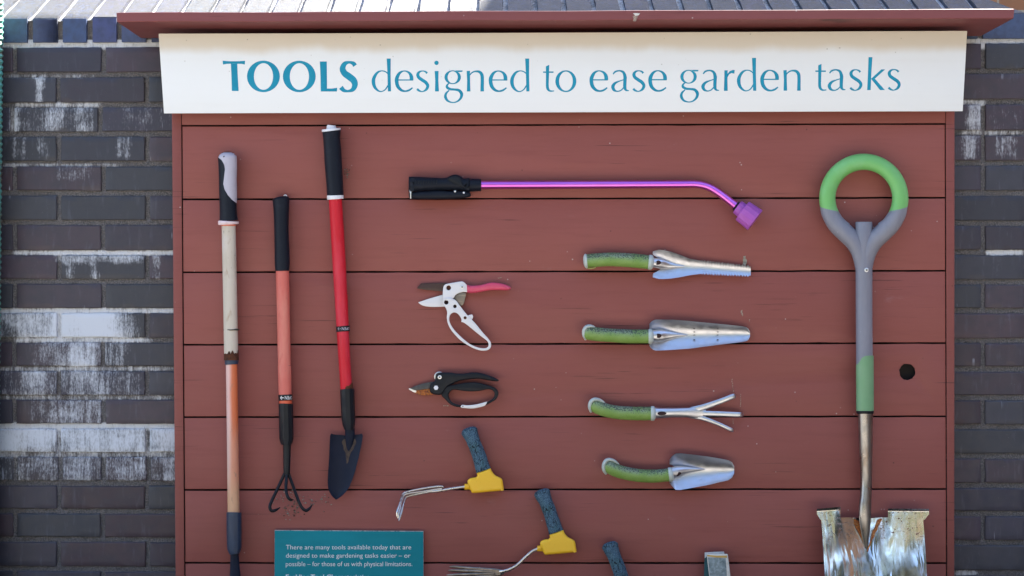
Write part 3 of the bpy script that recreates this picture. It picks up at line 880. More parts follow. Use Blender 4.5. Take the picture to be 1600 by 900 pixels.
# ------------------------------------------------------------------ building behind the wall, right
bld = thing('brick_building', (4.6, 6.2, 0), 'tall orange-brown brick building glimpsed behind the top right corner of the wall', 'building')
m_ = MB(); m_.wbox((2.57, 4.0, 0), (9.0, 9.0, 7.6)); m_.build('wall', M['far_brick'], bld, smooth=0)
m_ = MB(); m_.wbox((2.47, 3.9, 7.604), (9.1, 9.1, 7.76)); m_.build('roof', M['slate'], bld, smooth=0)
for wx in (3.6, 5.6, 7.6):
    for wz in (4.0,):
        m_ = MB()
        for (a, b) in (((wx, 3.94, wz), (wx + .07, 4.0 - .003, wz + 1.4)), ((wx + .93, 3.94, wz), (wx + 1.0, 3.997, wz + 1.4)), ((wx + .07, 3.94, wz), (wx + .93, 3.997, wz + .07)), ((wx + .07, 3.94, wz + 1.33), (wx + .93, 3.997, wz + 1.4)), ((wx + .07, 3.95, wz + .66), (wx + .93, 3.997, wz + .72))):
            m_.wbox(a, b)
        fr = m_.build('window', M['white_plastic'], bld, smooth=0)
        m_ = MB(); m_.wbox((wx + .07, 3.975, wz + .07), (wx + .93, 3.990, wz + 1.33)); m_.build('pane', M['glass'], fr, smooth=0)

# ================================================================== DISPLAY BOARD
board = thing('display_board', W(880, 1484, -20), 'red-brown painted plank display board with a flat roof cap, fixed to the brick wall', 'display board')
SEAM_L = [196.5, 311.5, 425.5, 538.7, 651.8, 765.5, 879.5]
SEAM_R = [193.5, 309.0, 423.0, 536.0, 650.5, 764.0, 879.8]
for k in range(2):
    SEAM_L.append(SEAM_L[-1] + 113.5); SEAM_R.append(SEAM_R[-1] + 114.5)
def edge_l(y): return 283.2 + 5.0 * (y - 180) / 720
def edge_r(y): return 1477.5 + 2.3 * (y - 180) / 720
def seam(k, x):
    t = (x - 285) / (1478 - 285)
    return SEAM_L[k] + (SEAM_R[k] - SEAM_L[k]) * t
hole = (1417.5, 581.0, 12.2)
for k in range(len(SEAM_L) - 1):
    gp = 1.25
    xl0, xr0 = edge_l(SEAM_L[k]) + 1.6, edge_r(SEAM_R[k]) - 1.4
    lp = [(xl0, seam(k, xl0) + gp), (xr0, seam(k, xr0) + gp), (edge_r(SEAM_R[k + 1]) - 1.4, seam(k + 1, xr0) - gp), (edge_l(SEAM_L[k + 1]) + 1.6, seam(k + 1, xl0) - gp)]
    ln = []
    for (p, q_), sd in zip(zip(lp, lp[1:] + lp[:1]), range(4)):
        nn = 60 if sd in (0, 2) else 1
        for i in range(nn):
            x_, y_ = p[0] + (q_[0] - p[0]) * i / nn, p[1] + (q_[1] - p[1]) * i / nn
            ln.append((x_, y_ + (.75 * mnoise.noise(Vector((x_ * .02, k * 7 + sd * 3, 0))) + .35 * mnoise.noise(Vector((x_ * .11, k * 7 + sd * 3, 4))) if 0 < i else 0)))
    loops = [ln]
    if k == 3:
        hr = random.Random(5)
        loops.append([(hole[0] + (hole[2] + hr.uniform(-.5, .9)) * math.cos(2 * math.pi * i / 28), hole[1] + (hole[2] + hr.uniform(-.5, .9)) * 1.04 * math.sin(2 * math.pi * i / 28)) for i in range(28)])
    dz = random.uniform(-.35, .25)
    mb = MB(); mb.flat(loops, -13, dz, bevel=0.9, res=1)
    tone = random.uniform(0.0, 1.0)
    mb.attr['tone'] = {i: tone for i in range(len(mb.v))}
    mb.build('plank', M['wood'], board, smooth=25)
yb_ = SEAM_L[-1]
mb = MB(); mb.box(284, 1477, 182, yb_ + 2, -30, -14.5); mb.build('backing', M['gap'], board, smooth=0)
# side trims and top rail
def quad_bar(name, p, h0, h1, m=M['trim'], bev=1.0):
    b = MB(); b.flat([p], h0, h1, bevel=bev, res=1)
    t = random.random() * .6
    b.attr['tone'] = {i: t for i in range(len(b.v))}
    return b.build(name, m, board, smooth=25)
yE = yb_ + 14
quad_bar('side_trim', [(268.5, 172), (edge_l(172), 172), (edge_l(yE), yE), (edge_l(yE) - 13.5, yE)], -40, 1.2)
quad_bar('side_trim', [(edge_r(172), 170), (1491.5, 170), (1490.8, yE), (edge_r(yE), yE)], -40, 1.2)
quad_bar('top_rail', [(edge_l(172) + .6, 160), (edge_r(172) - .6, 158), (edge_r(195) - .6, seam(0, 1478) - 1), (edge_l(196) + .6, seam(0, 285) - 1)], -40, 0.6)
quad_bar('bottom_rail', [(edge_l(yE) + .6, yb_ + 1.2), (edge_r(yE) - .6, SEAM_R[-1] + 1.2), (edge_r(yE) - .6, yE), (edge_l(yE) + .6, yE)], -40, 0.6)
# roof cap: flat slab from the wall out over the sign
HF, HB = 84.0, HW + 1.5
TL, TR = W(181.5, 19.5, HF), W(1585.5, 13.8, HF + 10)
BL, BR = W(182.5, 34.5, HF), W(1584.0, 29.0, HF + 10)
yw = -HB * S
nseg = 40
V, Fc = [], []
for i in range(nseg + 1):
    t = i / nseg
    a, b = TL.lerp(TR, t), BL.lerp(BR, t)
    wob = 0.0012 * mnoise.noise(Vector((t * 9, 0, 0)))
    a = a + Vector((0, 0, wob)); b = b + Vector((0, 0, wob))
    V += [a, b, Vector((b.x, yw, b.z)), Vector((a.x, yw, a.z + .004))]
for i in range(nseg):
    for j in range(4):
        Fc.append((i * 4 + j, i * 4 + (j + 1) % 4, (i + 1) * 4 + (j + 1) % 4, (i + 1) * 4 + j))
Fc += [(0, 1, 2, 3), tuple(nseg * 4 + j for j in range(4))]
rc = MB(); rc.add(V, Fc, tone=0.3)
rc.build('roof_cap', M['roofwood'], board, smooth=20, bevel=0.0018)
ch_ = MB(); ch_.flat([[(989, 20.8), (994, 20.3), (1000, 21.2), (997.5, 24.0), (993, 24.6)], ], 90.0, 90.5, 0)
ch_.build('paint_chip', M['cream'], board, smooth=0)
ch_ = MB(); ch_.flat([[(988.5, 25), (993, 24), (997, 25.5), (995, 29), (993.5, 33.5), (989, 33), (990, 29)]], 90.0, 90.4, 0)
ch_.build('paint_chip', M['chip'], board, smooth=0)
# paint scratches where tools have rubbed
def scratch(pts, w, m=M['chip']):
    b = MB()
    rr = random.Random(int(pts[0][0]))
    for (x, y, r_) in pts:
        n = 7
        lp = [(x + r_ * w * math.cos(2 * math.pi * i / n) * rr.uniform(.5, 1.2), y + r_ * math.sin(2 * math.pi * i / n) * rr.uniform(.6, 1.2)) for i in range(n)]
        b.flat([lp], 0.25, 0.48, 0)
    return b.build('paint_scratch', m, board, smooth=0)
scratch([(1143.5 + i * .45 + random.uniform(-.3, .3), 593 + i * 3.0, 1.6) for i in range(7)], .42)
scratch([(1157.2 + random.uniform(-.3, .3), 617 + i * 2.9, 1.6) for i in range(7)], .45)
scratch([(1145.5 + random.uniform(-.2, .2), 655 + i * 3, 1.5) for i in range(3)], .4)
scratch([(1163.5, 402, 3.0), (1164, 407, 4.6), (1163, 411, 4)], .85, M['bronze_steel'])
scratch([(1159, 487, 4), (1160, 492, 3), (1171, 500, 2.2)], .4)
scratch([(779 + i * 2, 434.5 - i * .35, .8) for i in range(3)], 1.6)
scratch([(694 + i * 3, 634 + random.uniform(-1, 1), 1.2) for i in range(3)], 1.2)

# ------------------------------------------------------------------ header sign
def hs(y): return 48.0 - (y - 50) / 127.0 * 24.0
def SG(px, py, z): return W(px, py, hs(py) + z)
sign = thing('header_sign', W(248, 177, 24), 'long white header sign lettered in blue about tools designed to ease garden tasks', 'sign')
mb = MB(); mb.flat([[(247.8, 52.5), (700, 51.6), (1200, 49.6), (1511.2, 48.2), (1504.2, 173.8), (256.2, 177.2)]], -9, 0, bevel=0.5, tf=SG, res=1)
mb.build('panel', M['header'], sign, smooth=25)
GL = {}
def stroke_poly(pts, n=7):
    p = spline(pts, n)
    Lp, Rp = [], []
    for i, q in enumerate(p):
        a, b = p[max(i - 1, 0)], p[min(i + 1, len(p) - 1)]
        tx, ty = b[0] - a[0], b[1] - a[1]
        l = math.hypot(tx, ty) or 1
        nx, ny = -ty / l, tx / l
        Lp.append((q[0] + nx * q[2] / 2, q[1] + ny * q[2] / 2)); Rp.append((q[0] - nx * q[2] / 2, q[1] - ny * q[2] / 2))
    return Lp + Rp[::-1]
def ell(cx, cy, rx, ry, n=40): return [(cx + rx * math.cos(2 * math.pi * i / n), cy + ry * math.sin(2 * math.pi * i / n)) for i in range(n)]
# glyphs: (scale, left, baseline, [shapes]); a shape is ('p', loops) or ('s', stroke)
GL['T'] = (6.667, 53, 414, [('p', [[(53, 99), (110, 104), (170, 105), (230, 104), (286, 99), (284, 139), (250, 132), (170, 130), (90, 132), (56, 139)]]), ('p', [[(138, 131), (205, 131), (209, 250), (219, 414), (148, 414), (144, 250)]])])
GL['O'] = (6.667, 305, 414, [('p', [ell(477, 261, 171, 164), ell(478, 262, 100, 139)])])
GL['L'] = (6.667, 1065, 414, [('p', [[(1065, 106), (1137, 106), (1139, 250), (1140, 388), (1190, 388), (1246, 380), (1243, 418), (1075, 418), (1072, 260)]])])
GL['S'] = (6.667, 1272, 414, [('s', [(1432, 148, 46), (1412, 124, 40), (1370, 113, 26), (1325, 128, 46), (1302, 178, 60), (1322, 226, 66), (1370, 262, 70), (1415, 300, 68), (1430, 348, 60), (1408, 396, 44), (1360, 413, 24), (1315, 405, 38), (1284, 374, 50)])])
GL['d'] = (5.926, 63, 372, [('s', [(224, 226, 6), (198, 194, 11), (158, 182, 10), (118, 197, 20), (88, 240, 29), (80, 282, 33), (90, 328, 28), (120, 363, 17), (152, 373, 10), (186, 358, 11), (212, 322, 12), (224, 292, 6)]), ('p', [[(203, 68), (240, 68), (239, 220), (243, 372), (214, 372), (210, 220)]])])
GL['e'] = (5.926, 278, 372, [('s', [(433, 270, 34), (430, 232, 33), (408, 198, 20), (366, 183, 11), (326, 199, 22), (300, 240, 33), (295, 280, 34), (306, 326, 32), (336, 359, 24), (372, 370, 16), (410, 361, 17), (442, 338, 12)]), ('p', [[(303, 261), (448, 261), (448, 272), (303, 272)]])])
GL['s'] = (5.926, 475, 372, [('s', [(577, 205, 20), (562, 190, 15), (536, 183, 10), (508, 190, 18), (491, 213, 28), (499, 242, 29), (530, 266, 30), (566, 291, 30), (583, 322, 28), (568, 355, 22), (535, 373, 10), (506, 367, 17), (484, 350, 22)])])
GL['i'] = (5.926, 646, 372, [('p', [[(647, 183), (683, 183), (681, 270), (686, 372), (650, 372), (652, 270)]]), ('p', [ell(664, 108, 20, 20, 24)])])
GL['g'] = (5.926, 735, 372, [('p', [ell(814, 241, 76, 64), ell(814, 241, 47, 55)]), ('p', [[(838, 178), (906, 178), (903, 191), (868, 193)]]),
    ('s', [(786, 294, 9), (764, 312, 17), (762, 334, 24), (790, 351, 22), (832, 355, 20), (872, 363, 25), (896, 395, 29), (888, 434, 22), (856, 465, 14), (815, 475, 10), (772, 462, 18), (748, 428, 26), (752, 392, 20), (782, 362, 10)])])
GL['n'] = (5.926, 943, 372, [('p', [[(943, 183), (974, 181), (975, 270), (978, 372), (945, 372), (948, 270)]]), ('s', [(966, 232, 5), (988, 202, 12), (1022, 187, 14), (1062, 192, 24), (1084, 220, 30), (1088, 268, 30), (1087, 330, 31), (1087, 372, 33)])])
GL['t'] = (7.27, 62, 455, [('p', [[(94, 172), (132, 154), (130, 260), (126, 385), (94, 390), (95, 260)]]), ('s', [(110, 380, 33), (116, 425, 31), (142, 451, 19), (188, 450, 10)]), ('p', [[(62, 229), (181, 229), (181, 245), (62, 245)]])])
GL['o'] = (7.27, 203, 455, [('p', [ell(321, 340, 119, 124), ell(322, 340, 78, 109)])])
GL['a'] = (7.27, 838, 455, [('s', [(858, 262, 14), (882, 234, 19), (930, 223, 17), (974, 241, 28), (993, 290, 38), (992, 340, 38), (991, 410, 36), (1005, 443, 22), (1038, 449, 8)]), ('s', [(988, 322, 10), (930, 340, 14), (880, 364, 27), (855, 402, 38), (868, 440, 30), (905, 456, 14), (948, 444, 14), (985, 405, 12)])])
GL['r'] = (7.27, 590, 450, [('p', [[(596, 217), (632, 217), (630, 330), (633, 450), (589, 450), (594, 330)]]), ('p', [[(628, 262), (655, 228), (688, 213), (713, 214), (708, 256), (676, 247), (650, 262), (628, 302)]])])
GL['k'] = (10.0, 950, 606, [('p', [[(972, 92), (1032, 92), (1014, 350), (1005, 606), (950, 606), (962, 350)]]), ('p', [[(1004, 436), (1172, 283), (1230, 283), (1066, 432)]]), ('p', [[(1008, 428), (1062, 420), (1226, 606), (1152, 606)]])])
let = MB()
zi = [0]
def glyph(ch, xpx, base, k=1.0):
    s, x0, b0, shapes = GL[ch]
    def tr(p): return (xpx + (p[0] - x0) / s * k, base + (p[1] - b0) / s * k)
    for kind, dat in shapes:
        zi[0] += 1
        z = 0.20 + 0.02 * (zi[0] % 4)
        if kind == 'p': let.flat([[tr(p) for p in lp] for lp in dat], -0.2, z, 0, tf=SG)
        else: let.flat([[tr(p) for p in stroke_poly(dat)]], -0.2, z, 0, tf=SG)
X1 = lambda v: 340 + v / 6.667
X2 = lambda v: 570 + v / 5.926
X3 = lambda v: 840 + v / 7.27
X4 = lambda v: 1050 + v / 7.27
X5 = lambda v: 1260 + v / 10
for ch, x, b, k in [('T', X1(53), 142.1, 1), ('O', X1(305), 142.3, 1), ('O', X1(679), 142.4, 1), ('L', X1(1065), 142.3, 1), ('S', X1(1272), 142.5, 1),
                    ('d', X2(63), 142.8, 1), ('e', X2(278), 142.8, 1), ('s', X2(475), 142.8, 1), ('i', X2(646), 142.8, 1), ('g', X2(735), 142.8, 1), ('n', X2(943), 142.8, 1), ('e', X2(1148), 142.8, 1), ('d', X2(1345), 142.8, 1),
                    ('t', X3(62), 142.7, 1), ('o', X3(203), 142.7, 1), ('e', X3(590), 142.6, 1), ('a', X3(838), 142.5, 1), ('s', X3(1075), 142.5, 1), ('e', X3(1258), 142.4, 1),
                    ('g', X4(97) - 0.8, 142.0, 1), ('a', X4(335), 142.0, 1), ('r', X4(590), 141.9, 1), ('d', X4(737), 141.8, 1), ('e', X4(1003), 141.8, 1), ('n', X4(1265), 141.7, 1),
                    ('t', X5(140), 141.2, 1), ('a', X5(335), 141.0, 1), ('s', X5(670), 140.9, 1), ('k', X5(950), 140.7, 1), ('s', X5(1268), 140.6, 1)]:
    glyph(ch, x, b, k)
let.build('lettering', M['sign_blue'], sign, smooth=0)

# ------------------------------------------------------------------ teal information sign
info = thing('information_sign', W(545, 1120, 3), 'teal information sign with small white text mounted below the red long-handled tools', 'sign')
mb = MB(); mb.flat([[(429, 828), (661.8, 829.5), (662.5, 1120), (428, 1120)]], 0.7, 8.2, bevel=0.5, res=1); mb.build('panel_edge', M['teal_edge'], info, smooth=25)
mb = MB(); mb.flat([[(429.3, 829.2), (661.2, 830.8), (661.9, 1119), (428.4, 1119)]], 8.2, 8.9, bevel=0.1, res=1); mb.build('panel_face', M['teal'], info, smooth=25)
def text_line(mb, body, x0, x1, base, size, bold=0.0, z=9.0, rot=False, tf=W):
    cu = bpy.data.curves.new('writing', 'FONT')
    cu.body = body; cu.size = size; cu.offset = bold; cu.resolution_u = 3
    ob = bpy.data.objects.new('writing', cu)
    me = bpy.data.meshes.new_from_object(ob)
    xs = [v.co.x for v in me.vertices]
    a, b = min(xs), max(xs)
    k = (x1 - x0) / (b - a)
    vv = []
    for v in me.vertices:
        x = x0 + (v.co.x - a) * k; y = base - v.co.y
        if rot: x = x0 + x1 - x; y = base + v.co.y
        vv.append(tf(x, y, z))
    mb.add(vv, [tuple(p.vertices) for p in me.polygons])
    bpy.data.objects.remove(ob); bpy.data.curves.remove(cu); bpy.data.meshes.remove(me)
tx = MB()
text_line(tx, 'There are many tools available today that are', 446.8, 642.4, 858.4, 10.3, -0.05, z=9.05)
text_line(tx, 'designed to make gardening tasks easier \u2013 or', 446.8, 641.4, 871.4, 10.3, -0.05, z=9.05)
text_line(tx, 'possible \u2013 for those of us with physical limitations.', 446.6, 644.2, 884.6, 10.3, -0.05, z=9.05)
text_line(tx, 'Enabling Tool Characteristics', 446.6, 577, 905.2, 10.6, 0.22, z=9.05)
tx.build('lettering', M['ink_white'], info, smooth=0)

# ================================================================== TOOLS
def edges_sweep(tab, h, rz=None, segs=20, cap=(0, 0), n=4):
    """tab rows (y, xl, xr): a vertical round part"""
    m = MB()
    m.sweep([((a + b) / 2, y, h, (b - a) / 2, (rz or (b - a) / 2)) for y, a, b in tab], n=n, segs=segs, cap=cap)
    return m
TG = 'long-handled tools hung upright on the board'
# ---- pale long-handled tool, far left
t = thing('long_handled_tool', W(357, 240, 0), 'long tool with a bleached cream and orange pole and grey-inlaid black grip', 'garden tool', TG)
GA = [(247, 340.4, 370.0), (262, 341.4, 370.2), (280, 342.0, 369.6), (300, 342.3, 370.2), (320, 343.0, 369.9), (335, 343.2, 370.8), (344.5, 343.0, 372.0)]
edges_sweep(GA, 16, 14, cap=(10, 0)).build('grip', M['black_rubber'], t, smooth=50)
BND = [(237.3, 352), (241, 343.5), (246, 341.2), (250.3, 346.6), (257.4, 350.5), (264.4, 351.6), (277, 350.2), (287.5, 349), (296.4, 351.1), (305.3, 356.4), (312.4, 362.7), (317.4, 369.2)]
def inlay(u, v):
    y = 238.2 + (317.2 - 238.2) * u
    if y < 247:
        k = math.sqrt(max(0.02, 1 - ((247 - y) / 10) ** 2)); xa, xb = 355.2 - 14.8 * k, 355.2 + 14.8 * k
    else:
        xa, xb = interp(GA, y); k = 1
    x0 = max(interp(BND, y)[0], xa)
    x0 = min(x0, xb - .05)
    x = x0 + (xb - x0) * v
    c, r_ = (xa + xb) / 2, (xb - xa) / 2
    z = 16 + 14 * k * math.sqrt(max(0.0, 1 - ((x - c) / r_) ** 2)) + 0.7
    return (c + (x - c) * 1.02, y, z)
MB().sheet(inlay, 40, 14, 1.6).build('grip_inlay', M['grip_grey'], t, smooth=50)
MB().disc(350.2, 244.8, 1.5, 24, 29.6, .1).build('hang_hole', M['hole_dark'], t)
edges_sweep([(345.4, 341.6, 372.2), (346.4, 340.4, 373.3), (349.8, 340.6, 373.3), (351, 341.8, 372.2)], 16, n=1).build('collar', M['pink_white'], t, smooth=40)
edges_sweep([(350.8, 345.8, 369), (352.6, 345.8, 369)], 16, n=1).build('collar_ring', M['orange_plastic'], t, smooth=40)
edges_sweep([(352, 346.3, 368.2), (420, 347.6, 369.6), (480, 348.8, 370.8), (558, 350.2, 372.4)], 16, 10.6, n=3).build('upper_pole', M['old_tube'], t, smooth=40)
def rust_ring(u, v):
    a = math.pi * v
    x = 361.3 - 11.6 * math.cos(a); z = 16 + 11.2 * math.sin(a)
    top = 553 - 7 * abs(mnoise.noise(Vector((v * 6.3, 0, 2)))) * (0.3 + v) * 2.2 - 4 * max(0, v - .6)
    return (x, top + (563 - top) * u, z)
MB().sheet(rust_ring, 6, 40, 1).build('rust_band', M['rust'], t, smooth=40)
mb = MB(); mb.sweep([(349 + i * 2.45, 515.5 + .22 * math.sin(i * 1.7), 16 + 11.6 * math.sin(math.pi * min(1, max(0, i / 10))), .8) for i in range(11)], n=3, segs=6)
mb.sweep([(366, 514.8, 26.5, .6), (369, 514.2, 25, .6), (372, 514.6, 20, .6), (374.2, 513.8, 17, .5)], n=3, segs=6)
mb.build('wire_tie', M['wire'], t, smooth=60)
mb = edges_sweep([(562.4, 351.2, 372.6), (564, 350.8, 373), (566, 351.6, 372.4), (567.6, 351, 372.6), (569.6, 351.8, 372)], 16, n=1); mb.build('locking_ring', M['navy'], t, smooth=40)
edges_sweep([(569, 352.8, 370.8), (675, 354.3, 372.6), (804, 355.6, 374.4)], 16, n=3).build('lower_shaft', M['faded'], t, smooth=40)
edges_sweep([(801.5, 354.4, 376.8), (804, 353.8, 377.3), (840, 354.2, 377.4), (856, 354.8, 377.2), (862, 356.6, 375.5), (866, 359, 374)], 16, 11.5, n=2, segs=12).build('ferrule', M['navy'], t, smooth=30)
edges_sweep([(862, 360, 373), (880, 359.5, 374), (895, 359.2, 375.5), (915, 357.5, 377.5), (950, 352, 383), (985, 346, 389)], 14, 4.5, n=3, cap=(0, 5)).build('blade', M['navy_steel'], t, smooth=40)

# ---- faded red cultivator
t = thing('long_handled_cultivator', W(438, 305, 0), 'faded salmon-red long cultivator with black grip and three black hooked tines', 'garden tool', TG)
edges_sweep([(310, 425.4, 451.6), (316, 426.2, 452.2), (330, 427.4, 451.6), (360, 428.4, 451.0), (392, 429, 452.4), (410, 429.2, 452.8), (423, 430, 452.2)], 14, 11.6, cap=(3, 1)).build('grip', M['black_rubber'], t, smooth=50)
mb = MB(); mb.sweep([(445.5, 308.5, 12, 1.0), (443.8, 305.8, 13, 1.0), (446.5, 304.8, 14, 1.0), (448, 307, 14, 1.0)], n=4, segs=8); mb.build('hanging_hook', M['bright_metal'], t, smooth=60)
edges_sweep([(423, 430.8, 451.7), (500, 432.6, 453.2), (571, 434.2, 454.4)], 14, n=3).build('upper_tube', M['salmon'], t, smooth=40)
edges_sweep([(572.6, 434.4, 454.8), (573.6, 434.0, 455.0), (617, 435.2, 455.7)], 14, n=2).build('middle_tube', M['salmon'], t, smooth=40)
edges_sweep([(570.5, 434.9, 454.0), (573.4, 434.9, 454.2)], 14, n=1).build('joint_groove', M['wire'], t, smooth=40)
ba = edges_sweep([(616.6, 434.8, 456.6), (626, 435.2, 457.0)], 14, n=1); bo = ba.build('locking_band', M['black_plastic'], t, smooth=40)
def onband(cx, r_, hc):
    def f(x, y, z):
        a = (x - cx) / r_
        return W(cx + r_ * math.sin(a), y, hc + (r_ + z) * math.cos(a))
    return f
mb = MB(); tb = onband(445.8, 11.2, 14)
text_line(mb, 'OPEN', 445.0, 459.5, 618.9, 7.6, 0.08, z=.25, rot=True, tf=tb)
mb.flat([[(436.5, 621.6), (439.6, 618.4), (440.2, 619.2), (438.4, 621), (443.2, 621), (443.2, 622.2), (438.4, 622.2), (440.2, 624), (439.6, 624.8)]], .1, .3, tf=tb)
mb.build('lettering', M['ink_white'], bo, smooth=0)
edges_sweep([(626, 436, 456.2), (631.5, 436, 456.4)], 14, n=1).build('shaft_end', M['orange_plastic'], t, smooth=40)
mb = edges_sweep([(630.5, 435.8, 457.4), (632, 435.3, 457.8), (685, 436.4, 458.6), (688, 437, 458), (693.5, 438.8, 456.2), (695, 439.6, 455.4)], 14, 11, n=1, segs=10); mb.build('ferrule', M['black_plastic'], t, smooth=30)
edges_sweep([(694, 442.2, 454.6), (725, 442.6, 453.8), (738, 442.8, 453.2), (741, 443.8, 452.4)], 14, 5, n=2, segs=14).build('neck', M['black_plastic'], t, smooth=40)
for tn in ([(445.8, 738, 14), (441.5, 747, 15), (433, 765, 19), (424.5, 783, 24), (421.6, 792, 27), (424.2, 798, 27), (430, 797.5, 25), (437.5, 793, 20)],
           [(448, 738, 15), (447.4, 750, 20), (446.8, 764, 27), (449, 775, 33), (453.5, 780.5, 33), (458.5, 781, 28)],
           [(450.2, 738, 14), (453.5, 748, 15), (459.5, 764, 19), (466.5, 783, 25), (472, 793.5, 27), (478, 797.6, 26), (483, 795, 23), (488, 788.6, 19)]):
    m = MB(); L_ = len(tn)
    m.sweep([(x, y, h, 2.5 if i < L_ - 2 else (2.3 if i == L_ - 2 else 0.7)) for i, (x, y, h) in enumerate(tn)], n=6, segs=10)
    m.build('tine', M['black_plastic'], t, smooth=60)

# ---- red trowel with long handle
t = thing('long_handled_trowel', W(518, 197, 0), 'bright red long-handled trowel with a black grip, white end cap and navy pointed blade', 'garden tool', TG)
edges_sweep([(201, 503.2, 531.6), (202, 502.6, 532.4), (204.4, 503, 532.6)], 16, n=1).build('end_cap', M['white_plastic'], t, smooth=40)
mb = edges_sweep([(195.6, 511.6, 523.4), (196.4, 510.6, 524.2), (201.4, 509.8, 526)], 16, 6, n=1); mb.build('end_knob', M['white_plastic'], t, smooth=40)
edges_sweep([(203.6, 503.4, 532.4), (214, 504.6, 531.8), (214.8, 504.9, 531.4), (232, 506, 533), (252, 507, 534.2), (275, 508.8, 535.4), (297, 510.6, 536.6), (297.6, 510.4, 536.8), (305.2, 511, 536.8)], 16, 13, n=2).build('grip', M['black_rubber'], t, smooth=40)
edges_sweep([(304.8, 511.2, 536.4), (305.6, 510.7, 536.9), (310.6, 511, 537), (311.4, 511.8, 536.3)], 16, n=1).build('collar', M['white_plastic'], t, smooth=40)
edges_sweep([(311, 513.6, 534.4), (400, 518.8, 539.8), (464, 522.8, 542.6)], 16, n=3).build('upper_tube', M['red'], t, smooth=40)
edges_sweep([(464.8, 523.6, 543.2), (465.6, 523.0, 543.4), (540, 527.5, 546.2), (609, 532, 550.5)], 16, 10, n=3).build('lower_tube', M['red'], t, smooth=40)
mb = MB(); mb.sweep([(535.6, 509.5, 16, 10.9), (536.3, 518, 16, 10.9)], n=1, segs=24); bo = mb.build('locking_band', M['black_plastic'], t, smooth=40)
mb = MB(); tb = onband(536, 10.9, 16)
text_line(mb, 'OPEN', 534, 549, 511.3, 6.6, 0.05, z=.25, rot=True, tf=tb)
mb.flat([[(526.5, 513.6), (529, 511.4), (529.4, 512), (528, 513.2), (532, 513.2), (532, 514.2), (528, 514.2), (529.4, 515.4), (529, 516)]], .1, .3, tf=tb)
mb.build('lettering', M['grip_grey'], bo, smooth=0)
mb = MB()
def rust2(u, v):
    a = math.pi * (.45 + .5 * v)
    y0 = 606 - 8 * v - 4 * abs(mnoise.noise(Vector((v * 9, 0, 4))))
    return (541 - 10.4 * math.cos(a), y0 + (609 - y0) * u, 16 + 10.4 * math.sin(a))
mb.sheet(rust2, 5, 20, .8).build('rust_patch', M['rust'], t, smooth=40)
edges_sweep([(607.6, 531.8, 553), (609, 531.3, 553.6), (655, 533.6, 555.2), (662, 535, 555), (668, 536.8, 553.8), (671.5, 538, 552.6)], 16, 11, n=1, segs=10).build('ferrule', M['black_plastic'], t, smooth=30)
def trowel_tab(rows): return rows
TB = [(679.5, 517.4, 565.6), (681.5, 515.8, 567.2), (695, 515.0, 565.0), (715, 514.2, 560.6), (735, 512.8, 555.4), (752, 511.8, 549.8), (762, 512.6, 545.2), (770, 515.2, 539.2), (776, 519.4, 533.0), (780.4, 524.2, 526.4)]
def tblade(u, v):
    y = 679.5 + 100.9 * u
    a, b = interp(TB, y)
    x = a + (b - a) * v
    w = (2 * v - 1)
    yy = y - (1 - u) ** 6 * (2.0 * (abs(w) ** 4) - 6 * max(0, .32 - abs(w)))
    return (x, yy, 10 + 9 * w * w * (1 - u * .6) + 4 * u)
mb = MB(); mb.sheet(tblade, 34, 18, 1.6); mb.build('blade', M['navy_steel'], t, smooth=50)
def soilp(u, v):
    y = 686 + 38 * u
    w = (1 - u) * 11 + 2 + 2.5 * mnoise.noise(Vector((u * 5, v * 3, 0)))
    x = 546.2 - 4 * u + (v - .5) * 2 * w * (.5 + .5 * math.sin(math.pi * min(1, u * 1.4 + .12)))
    a, b = interp(TB, y); vv = (x - a) / (b - a); ww = 2 * vv - 1
    uu = (y - 679.5) / 100.9
    return (x, y, 10 + 9 * ww * ww * (1 - uu * .6) + 4 * uu + .5)
MB().sheet(soilp, 14, 10, .6).build('soil_smear', M['soil'], t, smooth=50)
mb = MB(); mb.sweep([(546.5, 669, 15, 7.6, 5), (546.8, 680, 13.5, 7.4, 4.5), (546, 694, 11.5, 5.6, 3), (545, 706, 10, 2.6, 1.6)], n=4, segs=14, cap=(0, 2)); mb.build('neck', M['navy_steel'], t, smooth=50)

# ---- purple watering wand
t = thing('watering_wand', W(690, 290, 0), 'purple watering wand with a black trigger handle and angled purple spray head', 'watering wand')
def wnd(l): return [((630 + p[0] / 5.714), (250 + p[1] / 5.714)) + tuple(p[2:]) for p in l]
mb = MB(); mb.flat([wnd([(50, 160), (62, 149), (150, 150), (280, 158), (380, 158), (420, 140), (465, 129), (505, 140), (545, 165), (600, 167), (600, 282), (560, 276), (480, 268), (320, 268), (170, 275), (60, 285), (48, 270)])], 2, 27, bevel=8.5, n=3, res=4); mb.build('handle', M['black_rubber'], t, smooth=45)
mb = MB(); mb.flat([wnd([(395, 165), (430, 150), (465, 142), (500, 155), (520, 190), (540, 240), (500, 228), (450, 205), (410, 185)])], 26, 28.2, bevel=.9, n=3); mb.build('thumb_pad', M['black_plastic'], t, smooth=45)
mb = MB()
for i in range(9):
    mb.flat([wnd([(110 + i * 23, 180), (120 + i * 23, 178), (118 + i * 23, 212), (108 + i * 23, 214)])], 26, 27.7, bevel=.5)
mb.build('grip_ribs', M['black_plastic'], t, smooth=45)
mb = MB(); mb.sweep([(734, 289.2, 15, 10.3), (748, 289.2, 15, 9.9), (751.8, 289.2, 15, 9.4)], n=1, segs=20); mb.build('tube_socket', M['black_rubber'], t, smooth=40)
